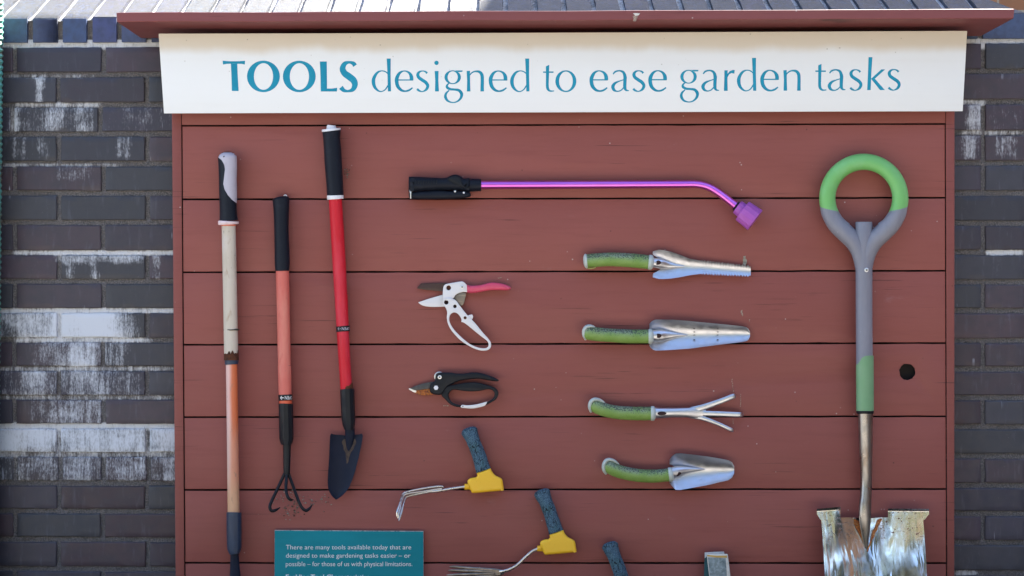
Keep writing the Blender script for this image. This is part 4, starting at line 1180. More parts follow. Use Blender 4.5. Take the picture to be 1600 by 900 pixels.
mb = MB(); mb.flat([wnd([(50, 300), (80, 285), (200, 276), (320, 268), (420, 276), (500, 272), (580, 282), (602, 300), (600, 325), (570, 336), (440, 346), (250, 350), (120, 350), (60, 342)])], 5, 23, bevel=5, n=3, res=3); lv = mb.build('lever', M['black_rubber'], t, smooth=45)
mb = MB(); mb.flat([wnd([(56, 268), (76, 268), (72, 300), (72, 345), (62, 345), (62, 300)])], 14, 24.5, bevel=.4); mb.build('lever_clip', M['bright_metal'], t)
mb = MB(); mb.disc(630 + 541 / 5.714, 250 + 292 / 5.714, 1.6, 20, 24, .4, 12); mb.build('rivet', M['white_plastic'], lv)
mb = MB(); mb.disc(630 + 463 / 5.714, 250 + 280 / 5.714, 1.7, 20, 24, .4, 12); mb.build('rivet', M['bright_metal'], lv)
mb = MB(); mb.sweep([(750, 288.9, 15, 6.6), (900, 288.4, 15, 6.5), (1060, 287.6, 15, 6.2), (1088, 287.7, 15, 6.0), (1106, 291.6, 15, 6.0), (1120, 299.2, 15, 6.0), (1133.5, 308.8, 15.5, 6.0), (1143, 316.4, 16, 6.1), (1149, 320.8, 16, 6.6)], n=8, segs=24); mb.build('tube', M['purple_tube'], t, smooth=60)
ax = Vector((0.80, 0.60)); p0 = Vector((1149.2, 321.2))
def along(lst, h): return [(p0.x + ax.x * s, p0.y + ax.y * s, h + s * .05, r_) for s, r_ in lst]
mb = MB(); mb.sweep(along([(0, 6.8), (0.4, 8.3), (3.2, 8.3), (3.8, 7.4)], 16), n=1, segs=24); mb.build('gasket', M['black_rubber'], t, smooth=40)
mb = MB(); mb.sweep(along([(3.4, 10.5), (4.2, 11.4), (13.0, 12.0), (13.4, 17.2), (14.3, 17.8), (20, 18.3), (30, 18.9), (37.5, 19.4), (38.4, 19.0), (38.4, 17.4), (36.5, 16.6), (36.4, 1.0)], 17.5), n=1, segs=14); mb.build('spray_head', M['purple_plastic'], t, smooth=22)

# ---- white ratchet pruner with one pink-red handle
t = thing('ratchet_pruner', W(720, 450, 0), 'open white metal pruner with a looped handle and one pink-red handle', 'pruner', 'pruning shears hung on the board')
def q1(l): return [((630 + p[0] / 6.43), (420 + p[1] / 6.43)) + tuple(p[2:]) for p in l]
mb = MB(); mb.flat([q1([(135, 196, 1), (178, 146, 1), (300, 142), (440, 140, 1), (420, 228, 1), (330, 222), (200, 208)])], 3, 5, bevel=.4, n=3); mb.build('upper_blade', M['brown_blade'], t, smooth=40)
mb = MB(); mb.flat([q1([(150, 338, 1), (260, 300), (392, 262, 1), (420, 300, 1), (416, 380, 1), (300, 384), (220, 376), (180, 362)])], 4, 6.2, bevel=.6, n=3); mb.build('lower_blade', M['white_metal'], t, smooth=40)
mb = MB(); mb.flat([q1([(500, 300), (530, 262), (580, 236), (632, 246), (622, 300), (612, 345), (585, 372), (550, 350)])], 3, 7, bevel=.8, n=3); mb.build('ratchet', M['dark_steel'], t, smooth=40)
h1 = [(457 + 23 * math.cos(a * .5236), 192 + 24 * math.sin(a * .5236)) for a in range(12)]
mb = MB(); mb.flat([q1([(398, 240), (402, 190), (420, 158), (470, 145), (570, 128), (604, 131), (642, 164, 1), (644, 236, 1), (602, 233), (560, 245), (525, 265), (500, 300), (440, 320), (398, 300)]), q1(h1)], 6.5, 12, bevel=1.2, n=3); up_ = mb.build('upper_body', M['white_metal'], t, smooth=40)
mb = MB(); mb.disc(630 + 592 / 6.43, 420 + 183 / 6.43, 3.1, 11.5, 13.4, .7); mb.build('screw', M['bright_metal'], up_, smooth=30)
mb = MB(); mb.disc(630 + 592 / 6.43, 420 + 183 / 6.43, 1.1, 12.5, 13.7, .2); mb.build('screw_socket', M['hole_dark'], up_, smooth=30)
def hol(x, y, r_): return q1([(x + r_ * math.cos(a * .5236), y + r_ * math.sin(a * .5236)) for a in range(12)])
outer = q1([(396, 335), (402, 306), (432, 294), (482, 296), (532, 320), (562, 360), (600, 410), (642, 462), (720, 542), (800, 640), (866, 715), (884, 760), (872, 802), (830, 822), (760, 818), (680, 786), (580, 722), (500, 640), (452, 560), (438, 490), (442, 440), (428, 395), (404, 365)])
inner = q1([(463, 505), (475, 460), (510, 439), (548, 452), (574, 484), (586, 512), (584, 534), (606, 540), (650, 570), (720, 628), (790, 684), (840, 722), (858, 757), (848, 786), (815, 799), (750, 790), (670, 755), (590, 692), (512, 612), (474, 550)])
mb = MB(); mb.flat([outer, inner, hol(433, 337, 22), hol(520, 378, 17)], 8, 15, bevel=0.9, n=3); lo_ = mb.build('loop_handle', M['white_metal'], t, smooth=40)
for x, y, r_, mm in ((457, 192, 25, 'rust'), (433, 337, 24, 'hole_dark'), (520, 378, 19, 'rust'), (622, 492, 18, 'rust')):
    mb = MB(); mb.disc(630 + x / 6.43, 420 + y / 6.43, r_ / 6.43 * (.86 if x == 622 else 1), 14.0 if x == 622 else 5.2, 15.4 if x == 622 else 8.2, .2); mb.build('pivot', M[mm], lo_, smooth=30)
mb = MB(); mb.flat([q1([(640, 475), (672, 462), (694, 460), (702, 488), (684, 516), (660, 500)])], 9, 13.6, bevel=1, n=3); mb.build('latch', M['white_metal'], t, smooth=40)
mb = MB(); mb.flat([q1([(640, 162, 1), (700, 170), (790, 160), (880, 138), (960, 142), (1040, 163), (1082, 192), (1056, 214), (960, 214), (860, 217), (760, 236), (700, 243), (642, 240, 1)])], 4, 15, bevel=4.2, n=4, res=4); mb.build('red_handle', M['pink_red'], t, smooth=50)

# ---- black pruner
t = thing('bypass_pruner', W(710, 590, 0), 'closed black pruner with a rusty orange blade and D-shaped handle', 'pruner', 'pruning shears hung on the board')
def q2(l): return [((630 + p[0] / 8), (560 + p[1] / 8)) + tuple(p[2:]) for p in l]
mb = MB(); mb.flat([q2([(72, 381), (90, 374), (170, 398), (330, 380), (372, 446), (330, 458), (260, 464), (170, 442), (84, 396)])], 4, 6, bevel=.6, n=3); lb = mb.build('lower_blade', M['rust_bright'], t, smooth=40)
mb = MB(); mb.flat([q2([(70, 381), (88, 372), (160, 398), (150, 430), (82, 395)])], 4.4, 6.6, bevel=.6, n=3); mb.build('blade_tip', M['bright_metal'], lb, smooth=40)
mb = MB(); mb.flat([q2([(86, 374, 1), (180, 334), (270, 308), (380, 288, 1), (380, 378, 1), (330, 380), (250, 388), (165, 400)])], 6.2, 8.2, bevel=.6, n=3); mb.build('upper_blade', M['grey_blade'], t, smooth=40)
mb = MB(); mb.flat([q2(ell(452, 228, 66, 64, 28))], 5, 9, bevel=.8); mb.build('pivot_plate', M['bright_metal'], t, smooth=40)
mb = MB(); mb.flat([q2([(402, 235), (415, 192), (456, 176), (520, 174), (600, 177), (690, 190), (780, 185), (880, 172), (980, 185), (1080, 215), (1160, 250), (1197, 272), (1170, 288), (1080, 278), (960, 257), (860, 258), (760, 270), (680, 290), (620, 318), (560, 348), (522, 390), (500, 432), (460, 456), (400, 452), (350, 432), (330, 385), (345, 320), (392, 282)])], 6, 16, bevel=2.8, n=3, res=3); uh = mb.build('upper_handle', M['black_plastic'], t, smooth=50)
mb = MB(); mb.flat([q2([(496, 420), (540, 352), (600, 336), (700, 318), (800, 301), (920, 301), (1040, 330), (1140, 362), (1186, 412), (1190, 455), (1160, 512), (1080, 562), (1020, 590), (900, 620), (760, 616), (640, 600), (570, 560), (525, 510), (478, 462)]),
                  q2([(568, 475), (575, 430), (610, 397), (660, 392), (740, 406), (850, 413), (960, 405), (1060, 386), (1110, 396), (1140, 432), (1135, 480), (1090, 522), (1020, 556), (900, 588), (780, 590), (680, 574), (610, 545)])], 5, 14, bevel=1.6, n=3, res=3); lh = mb.build('loop_handle', M['black_plastic'], t, smooth=50)
mb = MB(); mb.flat([q2([(718, 600), (742, 579), (790, 586), (880, 580), (960, 564), (1052, 538, 1), (1034, 578), (1000, 600), (880, 626), (770, 622), (728, 616)])], 11, 15, bevel=1, n=3); la = mb.build('latch', M['white_metal'], t, smooth=40)
mb = MB(); mb.disc(630 + 746 / 8, 560 + 598 / 8, .9, 14, 15.4, .1, 10); mb.build('rivet', M['hole_dark'], la)
mb = MB(); mb.disc(630 + 456 / 8, 560 + 235 / 8, 3.2, 15.5, 17.4, .6); s_ = mb.build('screw', M['bright_metal'], uh, smooth=30)
mb = MB(); mb.disc(630 + 456 / 8, 560 + 235 / 8, 1.3, 16.5, 17.7, .1, 10); mb.build('screw_socket', M['hole_dark'], uh)
mb = MB(); mb.disc(630 + 411 / 8, 560 + 367 / 8, 3.8, 15.5, 17.8, .5, 6); mb.build('bolt', M['white_plastic'], uh, smooth=20)

# ---- green handled hand tools
GT = 'green-handled metal hand tools in a column on the board'
def green_handle(t, cl, y0, k=5.333, rim=None):
    pts = [(900 + x / k, y0 + y / k, 17, w / k, w / k * .98) for x, y, w in cl]
    mb = MB(); mb.sweep(pts, n=6, segs=24, cap=(9 if rim else 3, 0)); mb.build('grip', M['green_grip'], t, smooth=60)
    a, b = Vector(pts[0][:2]), Vector(pts[1][:2]); d = (a - b).normalized()
    mb = MB(); e = a + d * .6
    gc = cl[0]
    if rim: mb.sweep([(900 + (x + (gc[0] + 18 - x) * .10) / k, y0 + (y + (gc[1] - y) * .10) / k, h_ - 1, r_ * 1.15, r_ * 2.0) for x, y, h_, r_ in rim], n=6, segs=14, cap=(1, 1)); mb.build('end_cap', M['cap_grey'], t, smooth=60)
    else: mb.sweep([(e.x - d.x * 2.6, e.y - d.y * 2.6, 17, pts[0][3] + .5), (e.x, e.y, 17, pts[0][3] + .9), (e.x + d.x * 2.4, e.y + d.y * 2.4, 17, pts[0][3] * .72), (e.x + d.x * 3.4, e.y + d.y * 3.4, 17, pts[0][3] * .3)], n=3, segs=24); mb.build('end_cap', M['cap_grey'], t, smooth=60)
    a, b = Vector(pts[-1][:2]), Vector(pts[-2][:2]); d = (a - b).normalized(); r_ = pts[-1][3]
    mb = MB(); mb.sweep([(a.x - d.x * .6, a.y - d.y * .6, 17, r_ + .2), (a.x, a.y, 17, r_ + .9), (a.x + d.x * 4.2, a.y + d.y * 4.2, 17, r_ + .6), (a.x + d.x * 6.6, a.y + d.y * 6.6, 17, r_ * .78), (a.x + d.x * 7.6, a.y + d.y * 7.6, 17, r_ * .55)], n=2, segs=24); mb.build('ferrule', M['cap_grey'], t, smooth=50)
    return a, d
def G(y0, k=5.333):
    return lambda x, y: (900 + x / k, y0 + y / k)
def scoop(t, rows, y0, cz, back=0, n=60, ridge=0.0, serr=None, thick=1.5, h0=7.0, name='blade', mat_='steel', bw_=0.62):
    g_ = G(y0)
    rows = [(r0[0], r0[1], r0[2]) for r0 in rows]
    xs0, xs1 = rows[0][0], rows[-1][0]
    def fn(u, v):
        X = xs0 + (xs1 - xs0) * u
        a, b = interp(rows, X)
        if serr and serr[0] < X < serr[1]:
            s_ = 8 * (1 if int(X / 12) % 2 else -.4); a -= s_; b += s_
        Y = a + (b - a) * v
        w = 2 * v - 1
        X2_ = X + back * (1 - u) ** 4 * max(0.0, 1 - (abs(w) / bw_) ** 2)
        px, py = g_(X2_, Y)
        half = (b - a) / 2 / 5.333
        z = h0 + cz * w * w * min(1.0, half / 20.0) + ridge * max(0, 1 - abs(w) * 4)
        return (px, py, z)
    mb = MB(); mb.sheet(fn, n, 20, thick)
    return mb.build(name, M[mat_], t, smooth=50)
# transplanter (narrow serrated weeder)
t = thing('weeding_knife', W(1040, 410, 0), 'green-handled tool with a long narrow serrated metal blade, topmost of the green-handled tools', 'garden tool', GT)
a, d = green_handle(t, [(82, 203, 56), (150, 196, 57), (250, 189, 57), (350, 190, 58), (480, 198, 59), (608, 211, 58)], 370)
mb = MB(); mb.flat([[G(370)(*p) for p in [(78, 245), (110, 258), (150, 254), (168, 240), (165, 256), (130, 268), (95, 264)]]], 8, 14, bevel=1, n=3); mb.build('hanging_loop', M['lime'], t, smooth=40)
mb = MB()
g_ = G(370)
mb.sweep([g_(640, 215) + (16, 7.5, 6), g_(700, 222) + (14, 8, 5), g_(760, 235) + (11, 6.5, 3), g_(830, 243) + (9, 3.6, 2), g_(910, 247) + (8.2, .8, .8)], n=5, segs=16)
nk = mb.build('neck', M['steel'], t, smooth=60)
mb = MB(); mb.flat([[g_(*p) for p in [(668, 208), (685, 196), (706, 206), (708, 222), (690, 232), (670, 232)]]], 18, 20.6, .2, n=3); mb.build('hang_hole', M['hole_dark'], nk)
scoop(t, [(640, 121, 338), (690, 108, 351), (730, 111, 352), (790, 124, 348), (860, 148, 338), (950, 184, 320), (1050, 200, 308), (1250, 224, 317), (1440, 243, 326), (1456, 250, 322)], 370, 7, back=85, bw_=0.72, ridge=0, serr=(1050, 1435), n=150)
# trowel with measuring marks
t = thing('hand_trowel', W(1040, 525, 0), 'green-handled trowel with a long tapering metal blade, second of the green-handled tools from the top', 'trowel', GT)
green_handle(t, [(100, 213, 58), (150, 222, 58), (250, 232, 57), (370, 239, 58), (490, 243, 58), (608, 243, 58)], 480, rim=[(74, 268, 15, 2.0), (62, 235, 20, 2.6), (62, 195, 22, 2.8), (78, 165, 22, 2.8), (110, 152, 21, 2.5), (145, 158, 19, 2.0), (168, 172, 17, 1.2)])
g_ = G(480)
mb = MB(); mb.sweep([g_(640, 238) + (17, 8.5, 6), g_(700, 237) + (15, 9.4, 6), g_(760, 234) + (12, 7.5, 4.5), g_(840, 232) + (9.5, 4, 3), g_(932, 231) + (7.5, .6, .8)], n=5, segs=18)
nk = mb.build('neck', M['steel'], t, smooth=60)
mb = MB(); mb.flat([[g_(*p) for p in [(664, 238), (675, 222), (700, 222), (714, 237), (700, 255), (676, 254)]]], 20, 22, .2, n=3); mb.build('hang_hole', M['hole_dark'], nk)
scoop(t, [(612, 140, 322), (622, 125, 338), (642, 110, 354), (664, 103, 362), (800, 104, 356), (950, 115, 345), (1100, 130, 325), (1250, 144, 306), (1380, 158, 291), (1420, 167, 284), (1440, 182, 270), (1450, 206, 246)], 480, 10, back=85, bw_=0.55)
for X in (985, 1180):
    for Y in (180, 207, 232, 270):
        mb = MB(); mb.flat([[g_(X - 6, Y - 2), g_(X + 8, Y - 3), g_(X + 8, Y + 2), g_(X - 6, Y + 3)]], 7.5, 11.2 if Y in (180, 270) else 8.6, 0)
        mb.build('depth_mark', M['wire'], t, smooth=0)
# cultivator
t = thing('hand_cultivator', W(1040, 640, 0), 'green-handled hand cultivator with three flat splayed tines, third of the green-handled tools', 'cultivator', GT)
green_handle(t, [(160, 288, 55), (205, 310, 57), (280, 332, 56), (370, 346, 57), (490, 352, 57), (628, 352, 57)], 580, rim=[(118, 338, 15, 2.0), (108, 300, 20, 2.6), (114, 262, 22, 2.8), (136, 236, 22, 2.8), (172, 229, 21, 2.5), (215, 243, 19, 2.0), (248, 268, 17, 1.2)])
g_ = G(580)
mb = MB(); mb.sweep([g_(660, 348) + (17, 9, 7), g_(720, 348) + (17, 8.4, 6), g_(830, 345) + (16, 7.6, 5), g_(940, 345) + (15, 7.8, 3.5), g_(1010, 345) + (14, 8.6, 2.6), g_(1080, 348) + (13, 7.2, 2)], n=5, segs=18)
nk = mb.build('neck', M['steel'], t, smooth=60)
mb = MB(); mb.flat([[g_(*p) for p in [(678, 352), (700, 337), (735, 338), (754, 350), (738, 364), (700, 368)]]], 21, 24.2, .2, n=3); mb.build('hang_hole', M['hole_dark'], nk)
for tn in ([(960, 325, 15, 5), (1060, 300, 15, 4.6), (1200, 252, 15, 4.2), (1310, 208, 14, 3.9), (1324, 200, 8, 3.2), (1326, 197, 1, 1.5)],
           [(1060, 352, 15, 4.2), (1200, 356, 16, 4.0), (1340, 362, 16, 4.0), (1378, 362, 14, 3.6), (1388, 355, 7, 3.0), (1388, 350, 1, 1.5)],
           [(940, 368, 13, 4.2), (1060, 393, 14, 3.6), (1180, 437, 14, 3.1), (1290, 487, 13, 3.0), (1306, 490, 8, 2.8), (1308, 488, 1, 1.4)]):
    m = MB(); m.sweep([g_(x, y) + (h, w, 1.3 if i < 4 else .9) for i, (x, y, h, w) in enumerate(tn)], n=6, segs=12); m.build('tine', M['steel'], t, smooth=50)
# short scoop
t = thing('hand_scoop', W(1050, 740, 0), 'green-handled short scoop with a wide shiny rounded blade, lowest of the green-handled tools', 'trowel', GT)
green_handle(t, [(276, 208, 54), (325, 236, 56), (400, 260, 55), (500, 279, 55), (610, 287, 55), (700, 284, 55), (776, 275, 55)], 690, rim=[(243, 268, 15, 2.0), (226, 235, 20, 2.6), (226, 190, 22, 2.8), (246, 155, 22, 2.8), (280, 144, 21, 2.5), (325, 158, 19, 2.0), (362, 188, 17, 1.2)])
g_ = G(690)
mb = MB(); mb.sweep([g_(800, 262) + (18, 9, 7), g_(850, 252) + (16, 9.2, 6.5), g_(910, 240) + (13, 6.5, 5), g_(990, 234) + (10, 3.6, 3), g_(1076, 232) + (7.6, .6, .8)], n=5, segs=18)
nk = mb.build('neck', M['steel'], t, smooth=60)
mb = MB(); mb.flat([[g_(*p) for p in [(832, 288), (836, 262), (862, 254), (878, 262), (862, 282)]]], 20, 22.6, .2, n=3); mb.build('hang_hole', M['hole_dark'], nk)
scoop(t, [(780, 150, 345), (800, 122, 372), (830, 100, 402), (870, 97, 403), (1000, 112, 380), (1100, 125, 362), (1200, 141, 338), (1270, 155, 322), (1300, 172, 300), (1318, 205, 265)], 690, 11, back=80, bw_=0.60)

# ---- yellow headed tools with cracked blue grips
YG = 'yellow-headed hand tools with cracked blue foam grips'
def yellow_tool(name, label, cat, dx, dy, seed):
    t = thing(name, W(750 + dx, 740 + dy, 0), label, cat, YG)
    q = lambda x, y: (600 + x / 5 + dx, 650 + y / 5 + dy)
    mb = MB()
    rows = [(664, 108, 11.6), (668, 120, 12.8), (676, 142, 12.2), (690, 175, 11.0), (708, 220, 10.4), (730, 275, 10.6), (750, 335, 10.8), (765, 385, 11.3), (778, 426, 12.0)]
    mb.sweep([q(x, y) + (16, r_, 11) for x, y, r_ in rows], n=7, segs=36, cap=(4, 0))
    rr = random.Random(seed)
    for i, v in enumerate(mb.v):
        nz = mnoise.fractal(Vector((v.x * 60 + seed * 5, v.y * 60, v.z * 30)), 1, 2, 4)
        nz2 = mnoise.noise(Vector((v.x * 190 + seed * 3, v.y * 190, v.z * 45)))
        v.y += -0.0016 * nz + 0.0012 * nz2
        v.x += 0.0011 * nz2
    mb.build('grip', M['blue_grip'], t, smooth=60)
    mb = MB(); mb.flat([[q(*p[:2]) + tuple(p[2:]) for p in [(724, 446, 1), (833, 408, 1), (846, 436), (872, 464), (905, 480), (924, 498), (932, 540), (936, 574), (928, 582), (820, 592), (702, 602), (684, 594), (668, 564), (652, 520), (660, 494), (690, 482), (718, 478), (728, 464)]]], 4, 27, bevel=4.0, n=3, res=4); hd = mb.build('head', M['yellow'], t, smooth=50)
    mb = MB(); mb.sweep([q(672, 551) + (15, 5), q(634, 553) + (15, 4.6), q(629, 553) + (15, 4.2)], n=1, segs=18); mb.build('socket', M['yellow'], hd, smooth=40)
    return t, q
t, q = yellow_tool('hand_cultivator', 'yellow-headed hand cultivator with a blue grip and bent steel tines, upper left of its kind', 'cultivator', 0, 0, 1)
mb = MB(); mb.sweep([q(636, 553) + (15, 2.3), q(540, 566) + (15, 2.3), (q(440, 583)) + (15, 2.2), q(390, 590) + (15, 2.0), q(350, 594) + (14, 1.2)], n=4, segs=14); mb.build('shaft', M['steel_tube'], t, smooth=60)
for tn in ([(462, 556, 16), (430, 550, 17), (300, 568, 18), (185, 592, 20), (150, 608, 22), (138, 632, 27), (122, 690, 38), (104, 745, 46), (100, 785, 48)],
           [(452, 566, 15), (400, 574, 15), (290, 592, 14), (190, 606, 14), (155, 622, 15), (142, 650, 19), (128, 700, 28), (116, 760, 36), (108, 800, 38)],
           [(440, 582, 15), (390, 586, 15), (280, 607, 13), (200, 624, 11), (172, 636, 11), (160, 660, 14), (146, 710, 22), (132, 770, 28), (116, 818, 32)]):
    m = MB(); n_ = len(tn); m.sweep([q(x, y) + ((h), 1.75 if i < n_ - 2 else (2.0 if i == n_ - 2 else 1.0)) for i, (x, y, h) in enumerate(tn)], n=6, segs=10); m.build('tine', M['steel_tube'], t, smooth=60)
t, q = yellow_tool('hand_fork', 'yellow-headed hand fork with a curved steel neck and dark straight tines, at the lower edge', 'hand fork', 113.5, 96.5, 2)
z2 = lambda x, y: (680 + x / 5, 750 + y / 5)
mb = MB(); mb.sweep([z2(812, 534) + (15, 2.6), z2(795, 541) + (15, 2.6), z2(755, 560) + (15, 2.6), z2(700, 608) + (16, 2.6), z2(640, 665) + (17, 2.6), z2(585, 697) + (17, 2.7), z2(540, 712) + (16, 3.0), z2(505, 722) + (15, 3.6, 1.6)], n=6, segs=14); mb.build('shaft', M['steel_tube'], t, smooth=60)
for ya, yb2, xa in ((700, 678, 110), (716, 707, 100), (735, 743, 88), (752, 782, 95)):
    m = MB(); m.sweep([z2(535, 722) + (15, 2.6, 1.3), z2(490, (ya * .6 + 724 * .4)) + (14, 3.2, 1.3), z2(400, ya) + (12, 2.9, 1.2), z2(250, (ya + yb2) / 2) + (11, 2.5, 1.2), z2(xa + 40, yb2) + (12, 2.0, 1.0), z2(xa, yb2) + (12, .6, .5)], n=5, segs=10); m.build('tine', M['dark_steel'], t, smooth=50)
t, q = yellow_tool('hand_trowel', 'blue foam grip of a yellow-headed trowel rising from the bottom edge of the photo', 'trowel', 219.5, 179, 3)
mb = MB(); mb.sweep([q(636, 553) + (15, 2.6), q(560, 600) + (16, 2.6), q(480, 680) + (16, 2.8), q(420, 700) + (14, 3.4)], n=6, segs=12); mb.build('shaft', M['steel_tube'], t, smooth=60)
mb = MB(); mb.sheet(lambda u, v: (q(430, 700)[0] - 75 * u, q(430, 700)[1] + (v - .5) * 2 * (15 if u < .5 else 15 * math.sqrt(max(.01, 1 - ((u - .5) / .5) ** 2))), 10 + 7 * (2 * v - 1) ** 2), 20, 12, 1.4); mb.build('blade', M['steel'], t, smooth=50)

# ---- felt strap at the bottom edge
t = thing('padded_strap', W(1120, 866, 0), 'folded grey felt strap with cream edging and dark teal lining at the bottom edge', 'strap')
z3 = lambda x, y: (1060 + x / 8, 820 + y / 8)
def strap(xo, y0, L, w, skew, h):
    def f(u, v):
        return (xo + w * v + skew * u, y0 + L * u, h + 3 * math.sin(math.pi * u))
    return f
mb = MB(); mb.flat([[z3(328, 346), z3(450, 338), z3(570, 334), z3(578, 376), z3(470, 382), z3(328, 420)]], 4, 12, bevel=.8); mb.build('back_flap', M['cream'], t, smooth=30)
mb = MB(); mb.flat([[z3(326, 422), z3(372, 380), z3(420, 700), z3(420, 1300), z3(310, 1300), z3(316, 700)]], 2, 24, bevel=.8); mb.build('lining', M['dark_teal'], t, smooth=30)
mb = MB(); mb.flat([[z3(353, 368), z3(480, 362), z3(606, 364), z3(617, 372), z3(652, 650), z3(700, 1300), z3(430, 1300), z3(384, 640)]], 22, 30, bevel=1.2); mb.build('edge_binding', M['cream'], t, smooth=30)
mb = MB(); mb.flat([[z3(366, 408), z3(590, 418), z3(606, 650), z3(645, 1290), z3(446, 1290), z3(394, 640)]], 29, 31.4, bevel=.7); mb.build('felt_pad', M['felt'], t, smooth=30)
mb = MB(); mb.flat([[z3(360, 374), z3(480, 386), z3(606, 384), z3(608, 412), z3(480, 410), z3(362, 394)]], 29.5, 30.6, bevel=.3); mb.build('stitching', M['ochre'], t, smooth=30)

# ------------------------------------------------------------------ round-handled spade
t = thing('garden_spade', W(1350, 811, 0), 'large spade with a round green ring handle, grey shaft and shiny steel blade', 'spade')
BZ_world = W(1350, 806, 20).z
RC = (1349.7, 309.8); RM, rm = 57.0, 12.8
HS = 22
def ringpts(a0, a1, n, r_=rm):
    return [(RC[0] + RM * math.cos(R(a0 + (a1 - a0) * i / n)), RC[1] - RM * math.sin(R(a0 + (a1 - a0) * i / n)), HS, r_) for i in range(n + 1)]
mb = MB(); mb.sweep(ringpts(-33, 213, 60, rm), n=1, segs=28, cap=(7, 7)); mb.build('ring_grip', M['ring_green'], t, smooth=60)
mb = MB()
mb.sweep([p[:3] + (12.2,) for p in ringpts(180, 240, 16)] , n=1, segs=26)
mb.sweep([p[:3] + (12.2,) for p in ringpts(0, -60, 16)] , n=1, segs=26)
for s_ in (-1, 1):
    c0 = RC[0]
    mb.sweep([(c0 + s_ * 57.6, 318, HS, 11.6), (c0 + s_ * 53, 333, HS, 13.4), (c0 + s_ * 43, 350, HS, 14.2), (c0 + s_ * 29, 364, HS, 14.6), (c0 + s_ * 15, 378, HS, 14.4), (c0 + s_ * 6, 396, HS, 13.2), (c0 + s_ * 1.0, 420, HS, 12.2), (c0, 440, HS, 11.6)], n=6, segs=26)
mb.sweep([(1349.8, 346.6, HS, 12.6), (1349.8, 348.2, HS, 13.3), (1350, 385, HS, 13.2), (1350, 430, HS, 13.2)], n=1, segs=28)
yk = mb.build('yoke', M['ring_grey'], t, smooth=60)
mb = MB(); mb.disc(1354, 421.8, 3.6, 33, 36.4, 1.0); mb.build('screw', M['bright_metal'], yk, smooth=40)
mb = MB(); mb.disc(1354.2, 422, 1.3, 35, 36.7, .2, 12); mb.build('screw_socket', M['wire'], yk)
edges_sweep([(425, 1336.8, 1363.2), (500, 1337.2, 1363.2), (575, 1337.6, 1364.2)], HS, n=2, segs=28).build('shaft', M['ring_grey'], t, smooth=60)
NOT = [(1336, 570.5), (1340, 569), (1344, 564), (1347, 559), (1352, 556.2), (1358, 555.6), (1366, 555.6)]
def sleeve(u, v):
    a = math.pi * (-.1 + 1.2 * v)
    x = 1351.2 - 13.9 * math.cos(a)
    y0 = interp(NOT, x)[0]
    return (x + u * .4, y0 + (642 - y0) * u, HS + 13.8 * math.sin(a))
MB().sheet(sleeve, 12, 40, 1).build('sleeve', M['sleeve_green'], t, smooth=50)
edges_sweep([(641.5, 1338.4, 1365.0), (642.5, 1338.0, 1365.4), (645.4, 1338.2, 1365.4), (646.6, 1339, 1364.6)], HS, n=1, segs=28).build('collar', M['black_plastic'], t, smooth=40)
mb = MB(); mb.sweep([(1352.4, 645, HS, 11.7), (1352.8, 690, HS - 1, 10.8), (1353.2, 720, HS - 2, 9.8), (1353.6, 750, HS - 3, 9.0), (1352.8, 775, HS - 1, 9.2), (1351.6, 792, HS + 2, 9.6, 8), (1351.4, 812, HS + 4, 9.2, 6), (1352.4, 835, HS + 3, 6.2, 4), (1353.6, 863, HS, .8, 1)], n=6, segs=24); mb.build('neck', M['bronze_steel'], t, smooth=60)
BL_ = [(809, 1282.5, 1443), (815, 1283.6, 1442.6), (825, 1284.4, 1443.6), (860, 1286.4, 1446), (900, 1289, 1448.6), (960, 1294, 1448), (1010, 1302, 1440), (1045, 1318, 1424), (1062, 1340, 1398)]
def bh(x, y):
    w = (x - 1366) / 80.0
    z = 20 + 9 * w * w - 2.5 * math.cos(w * 5) + (y - 815) * 0.11 + 0.0010 * max(0, y - 815) ** 2
    z -= 3.2 * max(0, 1 - abs(x - 1353) / (40 - (y - 808) * .35 if y < 880 else 15)) * max(0, 1 - (y - 808) / 75)
    z += 1.3 * math.sin(x * .06 + y * .03) * max(0, min(1, (y - 790) / 50))
    return z
def bl(u, v):
    y = 808 + (1062 - 808) * u
    a, b = interp(BL_, y)
    x = a + (b - a) * v
    if u < .06:
        y -= (1 - u / .06) * (-2.5 + 2 * abs(math.sin((x - 1353) * .05)))
    return (x, y, bh(x, y))
mb = MB(); mb.sheet(bl, 60, 60, 1.5)
def tread(x0, x1, y0, y1, lean):
    def f(u, v):
        x = x0 + (x1 - x0) * v
        yb3 = 812 if not lean else 812
        yt = y0 + (y1 - y0) * v
        y = yb3 + (yt - yb3) * u
        if u < .5:   # neck in towards the blade outline at the bottom of the tread
            if lean < 0 and x < 1283: x = x + (1283 - x) * (1 - u / .5) * .8
            if lean > 0 and x > 1443: x = x + (1443 - x) * (1 - u / .5) * .8
        h = bh(min(max(x, 1284), 1442), y) + max(0, u - .8) * 16
        return (x, y, h)
    return f
mb.sheet(tread(1276.4, 1313.4, 795, 792.0, -1), 14, 16, 1.5)
mb.sheet(tread(1387.5, 1451.6, 794.6, 795, 1), 14, 20, 1.5)
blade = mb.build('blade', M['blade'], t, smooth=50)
rs = random.Random(4)
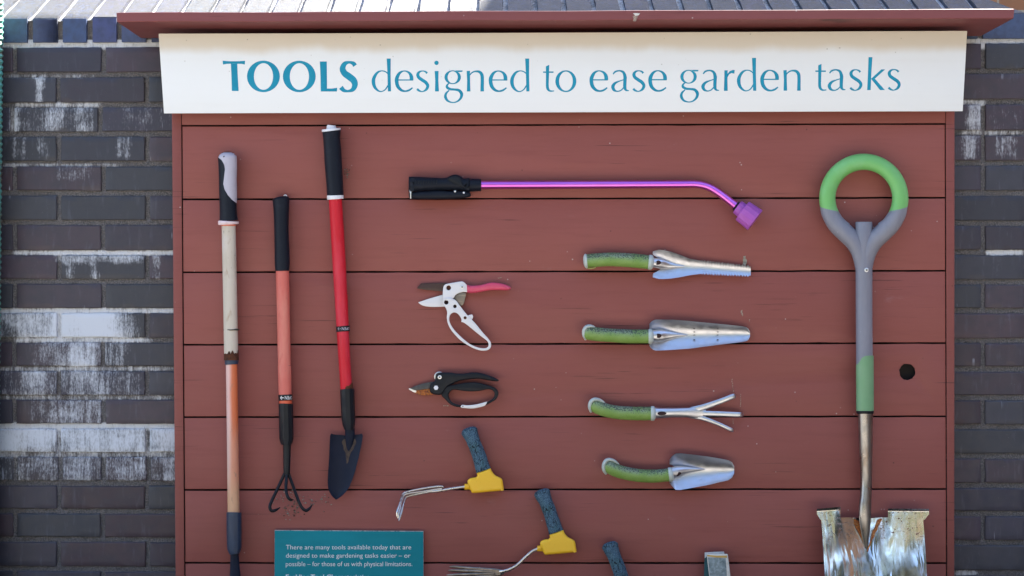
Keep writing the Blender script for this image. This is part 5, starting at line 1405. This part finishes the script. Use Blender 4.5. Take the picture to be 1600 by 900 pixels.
for pts_ in ([(1334, 812), (1340, 813), (1345, 822), (1349, 836), (1352, 856), (1346, 842), (1340, 830), (1336, 822)], [(1372, 812), (1378, 811), (1374, 820), (1368, 834), (1360, 850), (1355, 862), (1359, 846), (1364, 830)]):
    mb = MB()
    c_ = (sum(p[0] for p in pts_) / len(pts_), sum(p[1] for p in pts_) / len(pts_))
    V = [W(c_[0], c_[1], bh(*c_) + 1.0)] + [W(x + rs.uniform(-1, 1), y + rs.uniform(-1, 1), bh(x, y) + .7) for x, y in loopspline(pts_, 3)]
    m_n = len(V) - 1
    mb.add(V, [(0, 1 + i, 1 + (i + 1) % m_n) for i in range(m_n)])
    mb.build('rust_patch', M['rust_bright'], blade, smooth=60)

# ------------------------------------------------------------------ dry crumbs caught on the boards
mb = MB()
cr_ = random.Random(11)
def crumb(x, y, r_):
    n = 5
    h = 0.3 + r_ * .5
    V = [W(x + r_ * cr_.uniform(.4, 1.2) * math.cos(6.28 * i / n), y + r_ * cr_.uniform(.3, .9) * math.sin(6.28 * i / n), .1) for i in range(n)]
    V.append(W(x, y, h))
    mb.add(V, [(i, (i + 1) % n, n) for i in range(n)] + [tuple(range(n))])
for i in range(130):
    x, y = cr_.gauss(462, 17), cr_.gauss(781, 10)
    if cr_.random() < .25: x, y = cr_.gauss(458, 9), cr_.gauss(796, 9)
    if cr_.random() < .10: x, y = cr_.gauss(500, 12), cr_.gauss(780, 6)
    crumb(x, y, abs(cr_.gauss(.9, .5)) + .3)
for i in range(12): crumb(cr_.gauss(430, 20), cr_.gauss(805, 8), .6)
tag(mb.build('dry_debris', M['crumb'], smooth=0), 'dry soil crumbs and plant bits stuck to the boards behind the black hooked tines', 'debris', kind='stuff')
mb = MB()
for i in range(34): crumb(cr_.gauss(541, 2.4), cr_.gauss(269, 4), abs(cr_.gauss(.8, .4)) + .3)
tag(mb.build('insect_debris', M['crumb'], smooth=0), 'small clump of dark debris beside the black grip of the bright red trowel', 'debris', kind='stuff')

# clean helper properties
for o in bpy.data.objects:
    if '_w' in o: del o['_w']
